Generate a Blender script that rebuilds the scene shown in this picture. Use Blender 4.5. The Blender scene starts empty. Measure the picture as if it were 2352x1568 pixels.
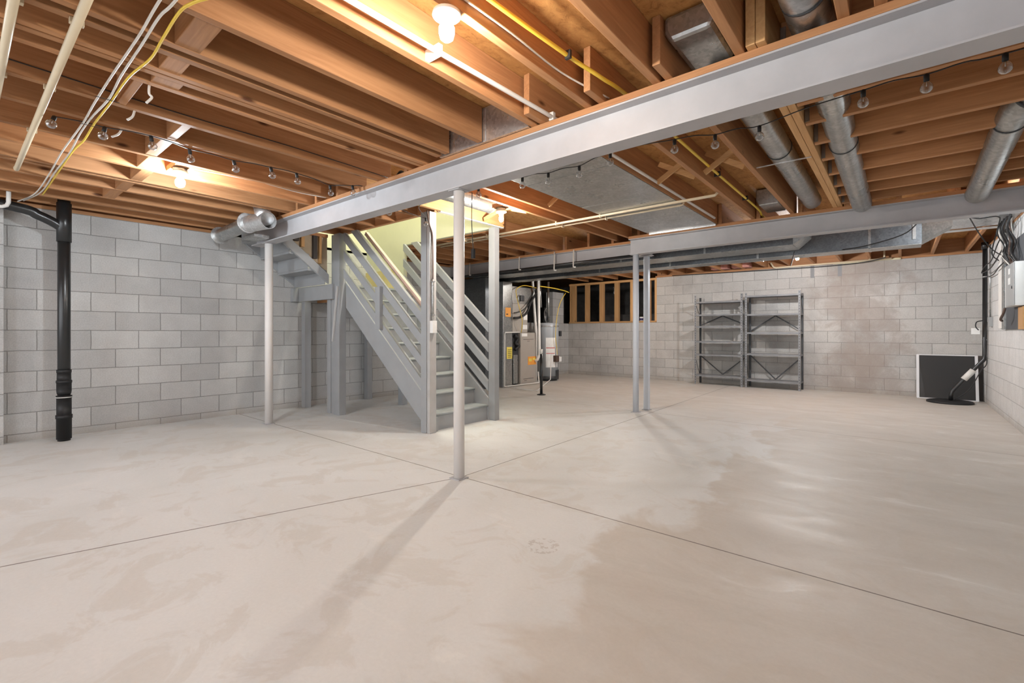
import bpy, math, random
from mathutils import Vector, Matrix
random.seed(7)
S = bpy.context.scene
# ------------------------------------------------------------------ camera
cam_d = bpy.data.cameras.new('camera'); cam = bpy.data.objects.new('camera', cam_d)
S.collection.objects.link(cam); S.camera = cam
cam.location = (0, 0, 1.068)
cam.rotation_euler = (math.pi/2, 0, 0.6932)
cam_d.sensor_width = 36; cam_d.lens = 1075.5/2352*36
cam_d.shift_y = -21.07/2352; cam_d.clip_start = 0.02
# ------------------------------------------------------------------ world, exposure
W = bpy.data.worlds.new('world'); S.world = W; W.use_nodes = True
bg = W.node_tree.nodes['Background']
bg.inputs[0].default_value = (0.93, 0.96, 1.0, 1); bg.inputs[1].default_value = 1.7
S.view_settings.view_transform = 'Standard'; S.view_settings.look = 'None'
S.view_settings.exposure = 1.02; S.view_settings.gamma = 1; S.view_settings.use_curve_mapping = False
BULB_STRENGTH = 560.0
def area_lamp(name, loc, rot, sx, sy, power, col=(1, 1, 1)):
    l = bpy.data.lights.new(name, 'AREA'); l.shape = 'RECTANGLE'; l.size = sx; l.size_y = sy
    l.energy = power; l.color = col
    o = bpy.data.objects.new(name, l); S.collection.objects.link(o); o.location = loc; o.rotation_euler = rot
    return o
area_lamp('upstairs_ceiling_light', (-4.9, 3.85, 4.75), (0, 0, 0), 1.6, 0.7, 38, (1, .97, .85))

# ------------------------------------------------------------------ materials
MATS = {}
def newmat(name):
    m = bpy.data.materials.new(name); m.use_nodes = True
    nt = m.node_tree; b = nt.nodes['Principled BSDF']
    return m, nt, b
def N(nt, t, **k):
    n = nt.nodes.new(t)
    for a, v in k.items(): setattr(n, a, v)
    return n
def ramp(nt, fac, stops):
    r = N(nt, 'ShaderNodeValToRGB'); e = r.color_ramp.elements
    e[0].position, e[0].color = stops[0][0], (*stops[0][1], 1)
    e[1].position, e[1].color = stops[-1][0], (*stops[-1][1], 1)
    for p, c in stops[1:-1]:
        x = e.new(p); x.color = (*c, 1)
    nt.links.new(fac, r.inputs[0]); return r.outputs[0]
def noise(nt, vec, scale, detail=4, rough=.55, dist=0):
    n = N(nt, 'ShaderNodeTexNoise'); n.inputs['Scale'].default_value = scale
    n.inputs['Detail'].default_value = detail; n.inputs['Roughness'].default_value = rough
    n.inputs['Distortion'].default_value = dist
    nt.links.new(vec, n.inputs['Vector']); return n.outputs['Fac']
def mapping(nt, vec, scale=(1, 1, 1), loc=(0, 0, 0)):
    m = N(nt, 'ShaderNodeMapping'); m.inputs['Scale'].default_value = scale; m.inputs['Location'].default_value = loc
    nt.links.new(vec, m.inputs['Vector']); return m.outputs[0]
def mix(nt, a, b, fac, mode='MIX'):
    m = N(nt, 'ShaderNodeMix', data_type='RGBA', blend_type=mode)
    for sock, v in ((m.inputs[0], fac), (m.inputs[6], a), (m.inputs[7], b)):
        if isinstance(v, (int, float)): sock.default_value = v
        elif isinstance(v, tuple): sock.default_value = (*v, 1)
        else: nt.links.new(v, sock)
    return m.outputs[2]
def math_(nt, op, a, b=None, c=None):
    m = N(nt, 'ShaderNodeMath', operation=op)
    for i, v in enumerate((a, b, c)):
        if v is None: continue
        if isinstance(v, (int, float)): m.inputs[i].default_value = v
        else: nt.links.new(v, m.inputs[i])
    return m.outputs[0]
def bump(nt, b, h, strength=.3, dist=.002):
    n = N(nt, 'ShaderNodeBump'); n.inputs['Strength'].default_value = strength; n.inputs['Distance'].default_value = dist
    nt.links.new(h, n.inputs['Height']); nt.links.new(n.outputs[0], b.inputs['Normal'])

def mat_plain(name, col, rough=.5, metal=0, var=.08, scale=6, spec=.5, bmp=0):
    if name in MATS: return MATS[name]
    m, nt, b = newmat(name)
    tc = N(nt, 'ShaderNodeTexCoord')
    f = noise(nt, tc.outputs['Object'], scale, 5, .6)
    lo = tuple(c*(1-var) for c in col); hi = tuple(min(1, c*(1+var)) for c in col)
    c = ramp(nt, f, [(.3, lo), (.7, hi)])
    nt.links.new(c, b.inputs['Base Color'])
    b.inputs['Roughness'].default_value = rough; b.inputs['Metallic'].default_value = metal
    b.inputs['Specular IOR Level'].default_value = spec
    if bmp:
        f2 = noise(nt, tc.outputs['Object'], scale*12, 3, .6); bump(nt, b, f2, bmp, .002)
    MATS[name] = m; return m

def mat_wood(name, axis, light, dark, red=.0):
    m, nt, b = newmat(name)
    tc = N(nt, 'ShaderNodeTexCoord'); oi = N(nt, 'ShaderNodeObjectInfo')
    off = N(nt, 'ShaderNodeVectorMath', operation='SCALE'); off.inputs[0].default_value = (13, 7, 5)
    nt.links.new(oi.outputs['Random'], off.inputs['Scale'])
    ad = N(nt, 'ShaderNodeVectorMath', operation='ADD')
    nt.links.new(tc.outputs['Object'], ad.inputs[0]); nt.links.new(off.outputs[0], ad.inputs[1])
    st = {'x': (.06, 1, 1), 'y': (1, .06, 1), 'z': (1, 1, .06)}[axis]
    v = mapping(nt, ad.outputs[0], st)
    f = noise(nt, v, 26, 6, .6, 1.5)
    f2 = noise(nt, ad.outputs[0], 1.7, 3, .5)
    st2 = {'x': (.35, 1, 1), 'y': (1, .35, 1), 'z': (1, 1, .35)}[axis]
    vo = N(nt, 'ShaderNodeTexVoronoi'); vo.inputs['Scale'].default_value = 5.5
    nt.links.new(mapping(nt, ad.outputs[0], st2), vo.inputs['Vector'])
    c = ramp(nt, f, [(.25, dark), (.5, tuple((a+b_)/2 for a, b_ in zip(light, dark))), (.72, light)])
    c = mix(nt, c, tuple(x*.8 for x in light), ramp(nt, f2, [(.35, (0, 0, 0)), (.7, (.5, .5, .5))]))
    kn = ramp(nt, vo.outputs['Distance'], [(.04, (1, 1, 1)), (.10, (0, 0, 0))])
    c = mix(nt, c, (.10, .035, .012), kn)
    # each board keeps its own tone
    r = math_(nt, 'MULTIPLY_ADD', oi.outputs['Random'], .34, .83)
    cm = N(nt, 'ShaderNodeCombineColor')
    for i in range(3): nt.links.new(r, cm.inputs[i])
    c = mix(nt, c, cm.outputs[0], 1.0, 'MULTIPLY')
    nt.links.new(c, b.inputs['Base Color']); b.inputs['Roughness'].default_value = .62
    b.inputs['Specular IOR Level'].default_value = .3
    bump(nt, b, f, .15, .002)
    return m
WL, WD = (.54, .275, .125), (.33, .145, .06)
wood = {a: mat_wood('joist_lumber_'+a, a, WL, WD) for a in 'xyz'}
PL, PD = (.68, .41, .19), (.50, .26, .10)
pine = {a: mat_wood('pale_pine_'+a, a, PL, PD) for a in 'xyz'}

def mat_osb():
    m, nt, b = newmat('subfloor_sheathing')
    tc = N(nt, 'ShaderNodeTexCoord')
    f = noise(nt, mapping(nt, tc.outputs['Object'], (1.6, 1, 1)), 14, 8, .72, .6)
    f2 = noise(nt, tc.outputs['Object'], 1.3, 3, .5)
    c = ramp(nt, f, [(.28, (.22, .09, .03)), (.47, (.5, .25, .085)), (.75, (.68, .38, .14))])
    c = mix(nt, c, (.4, .2, .07), ramp(nt, f2, [(.4, (0, 0, 0)), (.75, (.6, .6, .6))]))
    nt.links.new(c, b.inputs['Base Color']); b.inputs['Roughness'].default_value = .7
    b.inputs['Specular IOR Level'].default_value = .25
    bump(nt, b, f, .2, .003); return m
osb = mat_osb()

def mat_block(name, axis, phase, c1, c2, mort, seed=0, stain=.5, patch=True):
    """concrete masonry; axis = horizontal world axis of the wall"""
    m, nt, b = newmat(name)
    tc = N(nt, 'ShaderNodeTexCoord'); sp = N(nt, 'ShaderNodeSeparateXYZ')
    nt.links.new(tc.outputs['Object'], sp.inputs[0])
    u = math_(nt, 'ADD', sp.outputs[0 if axis == 'x' else 1], phase + 40*.4064)
    w = math_(nt, 'ADD', sp.outputs[2], -.0767 + 4*.2032)
    cb = N(nt, 'ShaderNodeCombineXYZ'); nt.links.new(u, cb.inputs[0]); nt.links.new(w, cb.inputs[1])
    # slightly wobbly mortar lines
    wob = N(nt, 'ShaderNodeTexNoise'); wob.inputs['Scale'].default_value = 9
    nt.links.new(tc.outputs['Object'], wob.inputs['Vector'])
    sc = N(nt, 'ShaderNodeVectorMath', operation='SCALE'); sc.inputs['Scale'].default_value = .008
    nt.links.new(wob.outputs['Color'], sc.inputs[0])
    ad = N(nt, 'ShaderNodeVectorMath', operation='ADD'); nt.links.new(cb.outputs[0], ad.inputs[0]); nt.links.new(sc.outputs[0], ad.inputs[1])
    br = N(nt, 'ShaderNodeTexBrick'); br.offset = .5; br.offset_frequency = 2; br.squash = 1
    br.inputs['Scale'].default_value = 1; br.inputs['Mortar Size'].default_value = .0045
    br.inputs['Mortar Smooth'].default_value = .35; br.inputs['Bias'].default_value = 0
    br.inputs['Brick Width'].default_value = .4064; br.inputs['Row Height'].default_value = .2032
    br.inputs['Color1'].default_value = (*c1, 1); br.inputs['Color2'].default_value = (*c2, 1)
    br.inputs['Mortar'].default_value = (*mort, 1)
    nt.links.new(ad.outputs[0], br.inputs['Vector'])
    o = N(nt, 'ShaderNodeVectorMath', operation='ADD'); o.inputs[1].default_value = (seed, seed*2, 0)
    nt.links.new(tc.outputs['Object'], o.inputs[0])
    f = noise(nt, o.outputs[0], 1.1, 5, .6); g = noise(nt, o.outputs[0], 95, 3, .7); h = noise(nt, o.outputs[0], 6, 5, .65)
    c = mix(nt, br.outputs['Color'], (.33, .30, .28), ramp(nt, f, [(.5, (0, 0, 0)), (.78, (stain, stain, stain))]))
    c = mix(nt, c, ramp(nt, g, [(.3, (.78, .78, .78)), (.7, (1.0, 1.0, 1.0))]), 1., 'MULTIPLY')
    c = mix(nt, c, ramp(nt, h, [(.3, (.9, .9, .9)), (.7, (1.0, 1.0, 1.0))]), 1., 'MULTIPLY')
    if axis == 'x':
        st_ = N(nt, 'ShaderNodeVectorMath', operation='DISTANCE'); st_.inputs[1].default_value = (-.55, 0, 0)
        cx_ = N(nt, 'ShaderNodeCombineXYZ'); nt.links.new(sp.outputs[0], cx_.inputs[0]); nt.links.new(cx_.outputs[0], st_.inputs[0])
        amt = math_(nt, 'SUBTRACT', math_(nt, 'MULTIPLY', noise(nt, tc.outputs['Object'], 2.6, 6, .65, .5), 2.0), math_(nt, 'MULTIPLY_ADD', st_.outputs['Value'], .75, .45))
        c = mix(nt, c, (.33, .275, .24), ramp(nt, amt, [(.05, (0, 0, 0)), (.30, (.45, .45, .45)), (.7, (.75, .75, .75))]))
    # browner, darker foot of the wall, irregular
    ft = math_(nt, 'MULTIPLY_ADD', h, .25, math_(nt, 'MULTIPLY', sp.outputs[2], -1))
    c = mix(nt, c, (.36, .31, .26), ramp(nt, math_(nt, 'ADD', ft, .0), [(-.0, (0, 0, 0)), (.14, (.55, .55, .55))]))
    nt.links.new(c, b.inputs['Base Color']); b.inputs['Roughness'].default_value = .85
    b.inputs['Specular IOR Level'].default_value = .25
    hh = math_(nt, 'MULTIPLY_ADD', math_(nt, 'SUBTRACT', 1, br.outputs['Fac']), 1.0, math_(nt, 'MULTIPLY', g, .35))
    bump(nt, b, hh, .5, .004)
    return m
block_left = mat_block('grey_block_left', 'y', -.569+.2032, (.66, .66, .65), (.54, .54, .535), (.30, .295, .285), 0, .25)
block_back = mat_block('grey_block_back', 'x', 6.5146, (.64, .62, .59), (.55, .54, .52), (.33, .32, .30), 5, .75)
block_white = mat_block('white_painted_block', 'y', .1, (.80, .80, .79), (.74, .74, .73), (.50, .50, .49), 3, .05)

def mat_floor():
    m, nt, b = newmat('troweled_concrete')
    tc = N(nt, 'ShaderNodeTexCoord'); P = tc.outputs['Object']
    sp = N(nt, 'ShaderNodeSeparateXYZ'); nt.links.new(P, sp.inputs[0]); X, Y = sp.outputs[0], sp.outputs[1]
    a = noise(nt, P, .55, 6, .6, .8); c_ = noise(nt, P, 2.6, 6, .65, 1.0); d = noise(nt, P, 60, 3, .7)
    mr = N(nt, 'ShaderNodeMapping'); mr.inputs['Rotation'].default_value = (0, 0, .5); mr.inputs['Scale'].default_value = (.5, 1.1, 1)
    nt.links.new(P, mr.inputs['Vector'])
    tr_ = noise(nt, mr.outputs[0], 2.3, 9, .66, 1.1)
    c = ramp(nt, a, [(.3, (.67, .665, .64)), (.5, (.75, .755, .745)), (.7, (.81, .82, .82))])
    # tan half of the slab, right of an irregular border
    bx = math_(nt, 'MULTIPLY_ADD', noise(nt, P, 1.5, 5, .55, .6), 1.5, X)
    tn = N(nt, 'ShaderNodeMapRange', interpolation_type='SMOOTHSTEP'); nt.links.new(bx, tn.inputs[0])
    tn.inputs[1].default_value = -.36; tn.inputs[2].default_value = -.22; tn.inputs[3].default_value = 0; tn.inputs[4].default_value = .75
    farr = N(nt, 'ShaderNodeMapRange', interpolation_type='SMOOTHSTEP'); nt.links.new(Y, farr.inputs[0])
    farr.inputs[1].default_value = 4.2; farr.inputs[2].default_value = 7.5; farr.inputs[3].default_value = 0; farr.inputs[4].default_value = .7
    tanc = ramp(nt, tr_, [(.3, (.54, .485, .42)), (.5, (.60, .55, .485)), (.7, (.66, .615, .55))])
    c = mix(nt, c, tanc, math_(nt, 'MAXIMUM', tn.outputs[0], farr.outputs[0]))
    c = mix(nt, c, (.58, .52, .44), ramp(nt, c_, [(.52, (0, 0, 0)), (.57, (.22, .22, .22)), (.75, (.35, .35, .35))]))
    c = mix(nt, c, (.86, .85, .83), ramp(nt, tr_, [(.60, (0, 0, 0)), (.66, (.35, .35, .35)), (.8, (.5, .5, .5))]))
    c = mix(nt, c, ramp(nt, d, [(.3, (.95, .95, .95)), (.7, (1, 1, 1))]), 1., 'MULTIPLY')
    # scuffed bare patch
    v = N(nt, 'ShaderNodeVectorMath', operation='DISTANCE'); nt.links.new(P, v.inputs[0]); v.inputs[1].default_value = (-1.38, 1.90, 0)
    sc_ = math_(nt, 'MULTIPLY', math_(nt, 'LESS_THAN', v.outputs['Value'], .085), math_(nt, 'GREATER_THAN', noise(nt, P, 26, 4, .7), .53))
    c = mix(nt, c, (.42, .36, .31), math_(nt, 'MULTIPLY', sc_, .45))
    # saw cut control joints
    def line(nx, ny, dd, wid, m1=None):
        e = math_(nt, 'ABSOLUTE', math_(nt, 'SUBTRACT', math_(nt, 'ADD', math_(nt, 'MULTIPLY', X, nx), math_(nt, 'MULTIPLY', Y, ny)), dd))
        j = math_(nt, 'MULTIPLY_ADD', noise(nt, P, 30, 3, .7), .004, 0)
        l = math_(nt, 'LESS_THAN', math_(nt, 'SUBTRACT', e, j), wid)
        return math_(nt, 'MULTIPLY', l, m1) if m1 is not None else l
    near = math_(nt, 'LESS_THAN', Y, 2.42); far = math_(nt, 'GREATER_THAN', Y, 2.42)
    def seg(p, q):
        dx, dy = q[0]-p[0], q[1]-p[1]; L = math.hypot(dx, dy); nx, ny = -dy/L, dx/L
        return nx, ny, nx*p[0]+ny*p[1]
    l1 = line(*seg((-6.64, 2.43), (.334, 2.42)), .0022)
    l2 = line(*seg((-2.497, 2.42), (-3.155, .151)), .0026, near)
    l3 = line(*seg((-2.497, 2.42), (-2.62, 9.4)), .0022, far)
    l4 = line(*seg((-5.314, 6.02), (.814, 5.93)), .0016)
    L = math_(nt, 'MAXIMUM', math_(nt, 'MAXIMUM', l1, l2), math_(nt, 'MAXIMUM', l3, l4))
    c = mix(nt, c, (.10, .07, .05), math_(nt, 'MULTIPLY', L, .85))
    # white chalk line left of the stair foot
    nx, ny, dd = seg((-6.35, 3.12), (-3.95, 3.22))
    c = mix(nt, c, (.82, .82, .80), math_(nt, 'MULTIPLY', line(nx, ny, dd, .001, math_(nt, 'LESS_THAN', X, -3.93)), .7))
    nt.links.new(c, b.inputs['Base Color'])
    r = ramp(nt, tr_, [(.3, (.62, .62, .62)), (.55, (.50, .50, .50)), (.7, (.40, .40, .40))])
    nt.links.new(r, b.inputs['Roughness']); b.inputs['Specular IOR Level'].default_value = .45
    bump(nt, b, c_, .05, .004)
    return m
floor_m = mat_floor()

def mat_galv(name='galvanised_sheet', base=(.45, .455, .445), rough=.29):
    m, nt, b = newmat(name); tc = N(nt, 'ShaderNodeTexCoord')
    v = N(nt, 'ShaderNodeTexVoronoi'); v.inputs['Scale'].default_value = 55; nt.links.new(tc.outputs['Object'], v.inputs['Vector'])
    f = noise(nt, tc.outputs['Object'], 3, 5, .6)
    bw = N(nt, 'ShaderNodeRGBToBW'); nt.links.new(v.outputs['Color'], bw.inputs[0])
    c = ramp(nt, bw.outputs[0], [(.2, tuple(x*.82 for x in base)), (.8, tuple(x*1.12 for x in base))])
    c = mix(nt, c, tuple(x*.7 for x in base), ramp(nt, f, [(.4, (0, 0, 0)), (.7, (.6, .6, .6))]))
    nt.links.new(c, b.inputs['Base Color']); b.inputs['Metallic'].default_value = .85
    nt.links.new(ramp(nt, f, [(.3, (rough-.06,)*3), (.7, (rough+.14,)*3)]), b.inputs['Roughness'])
    bump(nt, b, noise(nt, tc.outputs['Object'], 7, 2, .5), .12, .01)
    return m
galv = mat_galv()
galv_shaded = mat_galv('shaded_duct_sheet', (.17, .18, .19), .42)  # shade of the duct fronts is put into this colour
foil = mat_galv('bright_sheet_metal', (.78, .79, .80), .28)

def mat_emit(name, col, s):
    m, nt, b = newmat(name); b.inputs['Base Color'].default_value = (1, 1, 1, 1)
    b.inputs['Emission Color'].default_value = (*col, 1); b.inputs['Emission Strength'].default_value = s
    return m
bulb_warm = mat_emit('lit_bulb_warm', (1, .94, .85), BULB_STRENGTH*.8)
bulb_cool = mat_emit('lit_bulb_cool', (.86, .94, 1.0), BULB_STRENGTH*.9)
bulb_small = mat_emit('lit_bulb_small', (1, .94, .86), BULB_STRENGTH*2.0)
added_bulb_rear = mat_emit('added_lit_bulb_rear', (.82, .92, 1.0), BULB_STRENGTH*.55)
added_bulb_mid = mat_emit('added_lit_bulb_hidden', (1, .95, .88), BULB_STRENGTH*1.2)
bulb_far = mat_emit('lit_bulb_far', (.97, .98, 1.0), BULB_STRENGTH*3.2)
def mat_glass():
    m, nt, b = newmat('clear_bulb_glass'); b.inputs['Base Color'].default_value = (1, 1, 1, 1)
    b.inputs['Roughness'].default_value = .02
    tr = N(nt, 'ShaderNodeBsdfTransparent'); gl = N(nt, 'ShaderNodeBsdfGlossy'); gl.inputs['Roughness'].default_value = .05
    fr = N(nt, 'ShaderNodeLayerWeight'); fr.inputs['Blend'].default_value = .62
    mx = N(nt, 'ShaderNodeMixShader'); nt.links.new(fr.outputs['Facing'], mx.inputs[0])
    nt.links.new(tr.outputs[0], mx.inputs[1]); nt.links.new(gl.outputs[0], mx.inputs[2])
    nt.links.new(mx.outputs[0], nt.nodes['Material Output'].inputs[0])
    nt.nodes.remove(b); tr.inputs[0].default_value = (.86, .86, .86, 1)
    return m
glass = mat_glass()
def mat_mesh():
    m, nt, b = newmat('insect_mesh'); b.inputs['Base Color'].default_value = (.035, .035, .036, 1); b.inputs['Roughness'].default_value = .8
    b.inputs['Alpha'].default_value = .86
    return m
screen_m = mat_mesh()

stair_paint = mat_plain('grey_stair_paint', (.335, .345, .355), .5, var=.06, scale=4, bmp=.05)
tread_paint = mat_plain('worn_tread_paint', (.36, .385, .39), .45, var=.15, scale=5)
steel_grey = mat_plain('grey_painted_steel', (.44, .435, .45), .5, var=.1, scale=2.5, bmp=.04)
post_white = mat_plain('white_painted_post', (.76, .73, .71), .45, var=.04, scale=3)
post_blue = mat_plain('pale_grey_post_paint', (.58, .61, .66), .45, var=.04, scale=3)
pvc = mat_plain('cream_pvc', (.68, .57, .40), .35, var=.04)
pvc_white = mat_plain('white_pvc', (.82, .80, .76), .35, var=.04)
abs_black = mat_plain('black_abs_plastic', (.016, .017, .018), .3, var=.2, spec=.6)
rubber = mat_plain('black_rubber', (.013, .013, .014), .55, var=.2)
black_cable = mat_plain('black_cable', (.02, .019, .019), .5)
copperish = mat_plain('brown_cable', (.10, .06, .045), .5)
romex = mat_plain('white_cable_jacket', (.70, .66, .60), .45)
gas_yellow = mat_plain('yellow_gas_line', (.80, .56, .06), .4, var=.1)
green_wall = mat_plain('pale_green_paint', (.70, .70, .52), .7, var=.02)
yellow_board = mat_plain('yellowish_drywall', (.66, .56, .27), .8, var=.1)
tan_board = mat_plain('tan_drywall_back', (.46, .37, .26), .85, var=.08)
gap_shade_board = mat_plain('gap_shade_and_dark_board', (.06, .05, .045), .8)  # shadow gaps of the framed side wall, also the dark corner board
white_strip = mat_plain('white_strip', (.80, .78, .74), .6, var=.05)
porcelain = mat_plain('white_porcelain', (.82, .82, .80), .25, var=.02)
furn = mat_plain('taupe_enamel', (.40, .365, .325), .42, var=.03)
tank_m = mat_plain('pale_blue_grey_tank', (.42, .45, .48), .35, var=.03)
dark_metal = mat_plain('dark_metal', (.04, .042, .045), .45, var=.2)
shelf_m = mat_plain('grey_shelving_steel', (.22, .225, .235), .42, var=.15, scale=9)
shelf_shaded = mat_plain('shaded_shelving_steel', (.06, .062, .066), .5, var=.2)  # rear uprights and braces, their shade put into the colour
panel_grey = mat_plain('panel_grey_enamel', (.36, .37, .37), .4, var=.03)
panel_side = mat_plain('light_panel_side', (.66, .66, .64), .5, var=.03)
slate_board = mat_plain('slate_backing_board', (.075, .08, .088), .7, var=.1)
alu = mat_plain('white_aluminium_frame', (.78, .78, .79), .35, var=.02)
sticker_y = mat_plain('yellow_sticker', (.80, .66, .12), .5)
sticker_o = mat_plain('orange_sticker', (.85, .36, .06), .5)
sticker_w = mat_plain('white_sticker', (.84, .84, .82), .5)
ink = mat_plain('dark_ink', (.03, .03, .03), .6)
red_ink = mat_plain('red_ink', (.5, .03, .02), .6)
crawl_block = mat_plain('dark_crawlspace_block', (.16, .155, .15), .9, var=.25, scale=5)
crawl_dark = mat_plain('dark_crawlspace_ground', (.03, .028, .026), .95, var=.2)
foam = mat_plain('spray_foam', (.78, .72, .50), .8, var=.1, scale=30, bmp=.6)
pink_ins = mat_plain('pink_insulation', (.62, .30, .25), .95, var=.15, scale=20, bmp=.6)
rust = mat_plain('rusty_steel', (.20, .11, .07), .8, var=.4, scale=30)
blue_plastic = mat_plain('navy_plastic', (.03, .03, .12), .4)
silver_cap = mat_plain('brushed_tin', (.55, .55, .55), .3, metal=.8)

# ------------------------------------------------------------------ mesh helpers
class MB:
    def __init__(s): s.v = []; s.f = []; s.s = []
    def add(s, vs, fs, sm=False):
        n = len(s.v); s.v += [tuple(p) for p in vs]
        for f in fs: s.f.append(tuple(i+n for i in f)); s.s.append(sm)
        return s
    def box(s, x0, x1, y0, y1, z0, z1):
        x0, x1 = sorted((x0, x1)); y0, y1 = sorted((y0, y1)); z0, z1 = sorted((z0, z1))
        v = [(x, y, z) for z in (z0, z1) for y in (y0, y1) for x in (x0, x1)]
        return s.add(v, [(0, 2, 3, 1), (4, 5, 7, 6), (0, 1, 5, 4), (2, 6, 7, 3), (0, 4, 6, 2), (1, 3, 7, 5)])
    def board(s, p, q, w, h, up=(0, 0, 1)):
        """bar from p to q, section w (sideways) by h (along up)"""
        p, q = Vector(p), Vector(q); d = (q-p).normalized(); up = Vector(up)
        sd = d.cross(up).normalized(); u = sd.cross(d).normalized()
        v = []
        for e in (p, q):
            for a, b in ((-1, -1), (1, -1), (1, 1), (-1, 1)): v.append(e + sd*a*w/2 + u*b*h/2)
        return s.add(v, [(0, 1, 2, 3), (7, 6, 5, 4), (0, 4, 5, 1), (1, 5, 6, 2), (2, 6, 7, 3), (3, 7, 4, 0)])
    def prism(s, pts, vec):
        """closed polygon pts extruded by vec"""
        n = len(pts); vec = Vector(vec); a = [Vector(p) for p in pts]; b = [p+vec for p in a]
        nrm = Vector((0, 0, 0))
        for i in range(n): nrm += a[i].cross(a[(i+1) % n])
        f = [tuple(range(n))[::-1], tuple(range(n, 2*n))] + [(i, (i+1) % n, n+(i+1) % n, n+i) for i in range(n)]
        if nrm.dot(vec) < 0: f = [t[::-1] for t in f]
        return s.add(a+b, f)
    def tube(s, path, r, seg=12, caps=True, rs=None):
        P = [Vector(p) for p in path]; n = len(P); rings = []
        T = []
        for i in range(n):
            t = (P[min(i+1, n-1)] - P[max(i-1, 0)]); T.append(t.normalized() if t.length > 1e-9 else Vector((0, 0, 1)))
        ref = Vector((0, 0, 1)) if abs(T[0].z) < .9 else Vector((1, 0, 0))
        u = T[0].cross(ref).normalized()
        for i in range(n):
            u = (u - T[i]*u.dot(T[i])).normalized(); w = T[i].cross(u)
            rr = rs[i] if rs else r
            rings.append([P[i] + u*math.cos(2*math.pi*k/seg)*rr + w*math.sin(2*math.pi*k/seg)*rr for k in range(seg)])
        b = len(s.v); s.v += [tuple(p) for ring in rings for p in ring]
        for i in range(n-1):
            for k in range(seg):
                k2 = (k+1) % seg
                s.f.append((b+i*seg+k, b+i*seg+k2, b+(i+1)*seg+k2, b+(i+1)*seg+k)); s.s.append(True)
        if caps:
            s.f.append(tuple(b+k for k in range(seg))[::-1]); s.s.append(False)
            s.f.append(tuple(b+(n-1)*seg+k for k in range(seg))); s.s.append(False)
        return s
    def cyl(s, p, q, r, r2=None, seg=20, caps=True):
        return s.tube([p, q], r, seg, caps, [r, r if r2 is None else r2])
    def pipe(s, p, q, r, t=.004, seg=24):
        """open hollow tube"""
        p, q = Vector(p), Vector(q)
        s.tube([p, q], r, seg, False); s.tube([q, p], r-t, seg, False)
        return s.ring(p, (p-q), r, r-t, seg).ring(q, (q-p), r, r-t, seg)
    def ring(s, c, nrm, r1, r0, seg=24):
        c = Vector(c); n = Vector(nrm).normalized(); ref = Vector((0, 0, 1)) if abs(n.z) < .9 else Vector((1, 0, 0))
        u = n.cross(ref).normalized(); w = n.cross(u)
        v = []
        for r in (r1, r0):
            v += [c+u*math.cos(2*math.pi*k/seg)*r+w*math.sin(2*math.pi*k/seg)*r for k in range(seg)]
        return s.add(v, [(k, (k+1) % seg, seg+(k+1) % seg, seg+k) for k in range(seg)])
    def lathe(s, c, prof, seg=20, axis=(0, 0, 1)):
        """prof = [(r, h)] along axis from c"""
        a = Vector(axis).normalized(); c = Vector(c)
        return s.tube([c+a*h for r, h in prof], 1, seg, True, [max(r, 1e-4) for r, h in prof])
WP = {}
def build(mb, name, m, parent=None, label=None, cat=None, group=None, kind=None, bev=0, origin=None):
    if origin is None:
        if parent is not None: origin = Vector(WP[parent.name])
        else:
            xs, ys, zs = zip(*mb.v); origin = Vector(((min(xs)+max(xs))/2, (min(ys)+max(ys))/2, min(zs)))
    origin = Vector(origin)
    me = bpy.data.meshes.new(name); me.from_pydata([tuple(Vector(v)-origin) for v in mb.v], [], mb.f)
    me.polygons.foreach_set('use_smooth', mb.s); me.update(); me.materials.append(m)
    o = bpy.data.objects.new(name, me); S.collection.objects.link(o)
    if parent is not None:
        o.parent = parent; o.location = origin - Vector(WP[parent.name])
    else: o.location = origin
    WP[o.name] = tuple(origin)
    if bev:
        b = o.modifiers.new('bevel', 'BEVEL'); b.width = bev; b.segments = 2; b.limit_method = 'ANGLE'; b.angle_limit = math.radians(50)
    tag(o, label, cat, group, kind)
    return o
def tag(o, label=None, cat=None, group=None, kind=None):
    if label: o['label'] = label
    if cat: o['category'] = cat
    if group: o['group'] = group
    if kind: o['kind'] = kind
    return o
def thing(name, loc, label, cat, group=None):
    o = bpy.data.objects.new(name, None); S.collection.objects.link(o); o.location = loc; o.empty_display_size = .1
    WP[o.name] = tuple(loc); return tag(o, label, cat, group)
def struct(mb, name, m): return build(mb, name, m, origin=(0, 0, 0), kind='structure')
def smoothpath(pts, n=6):
    P = [Vector(p) for p in pts]; out = []
    for i in range(len(P)-1):
        a, b, c, d = P[max(i-1, 0)], P[i], P[i+1], P[min(i+2, len(P)-1)]
        for k in range(n):
            t = k/n
            out.append(.5*((2*b)+(c-a)*t+(2*a-5*b+4*c-d)*t*t+(3*b-a-3*c+d)*t**3))
    out.append(P[-1]); return out
ORD = ['first', 'second', 'third', 'fourth', 'fifth', 'sixth', 'seventh', 'eighth', 'ninth', 'tenth', 'eleventh', 'twelfth',
       'thirteenth', 'fourteenth', 'fifteenth', 'sixteenth', 'seventeenth', 'eighteenth', 'nineteenth', 'twentieth',
       'twenty-first', 'twenty-second', 'twenty-third', 'twenty-fourth']

# ------------------------------------------------------------------ the setting
XL, XR, YB = -6.642, .985, 10.287
CT, JB, JT = 2.31, 2.345, 2.58        # wall top, joist bottom, joist top
struct(MB().box(XL-.3, XR+.3, -4.2, YB+.3, -.15, 0), 'floor', floor_m)
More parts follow.
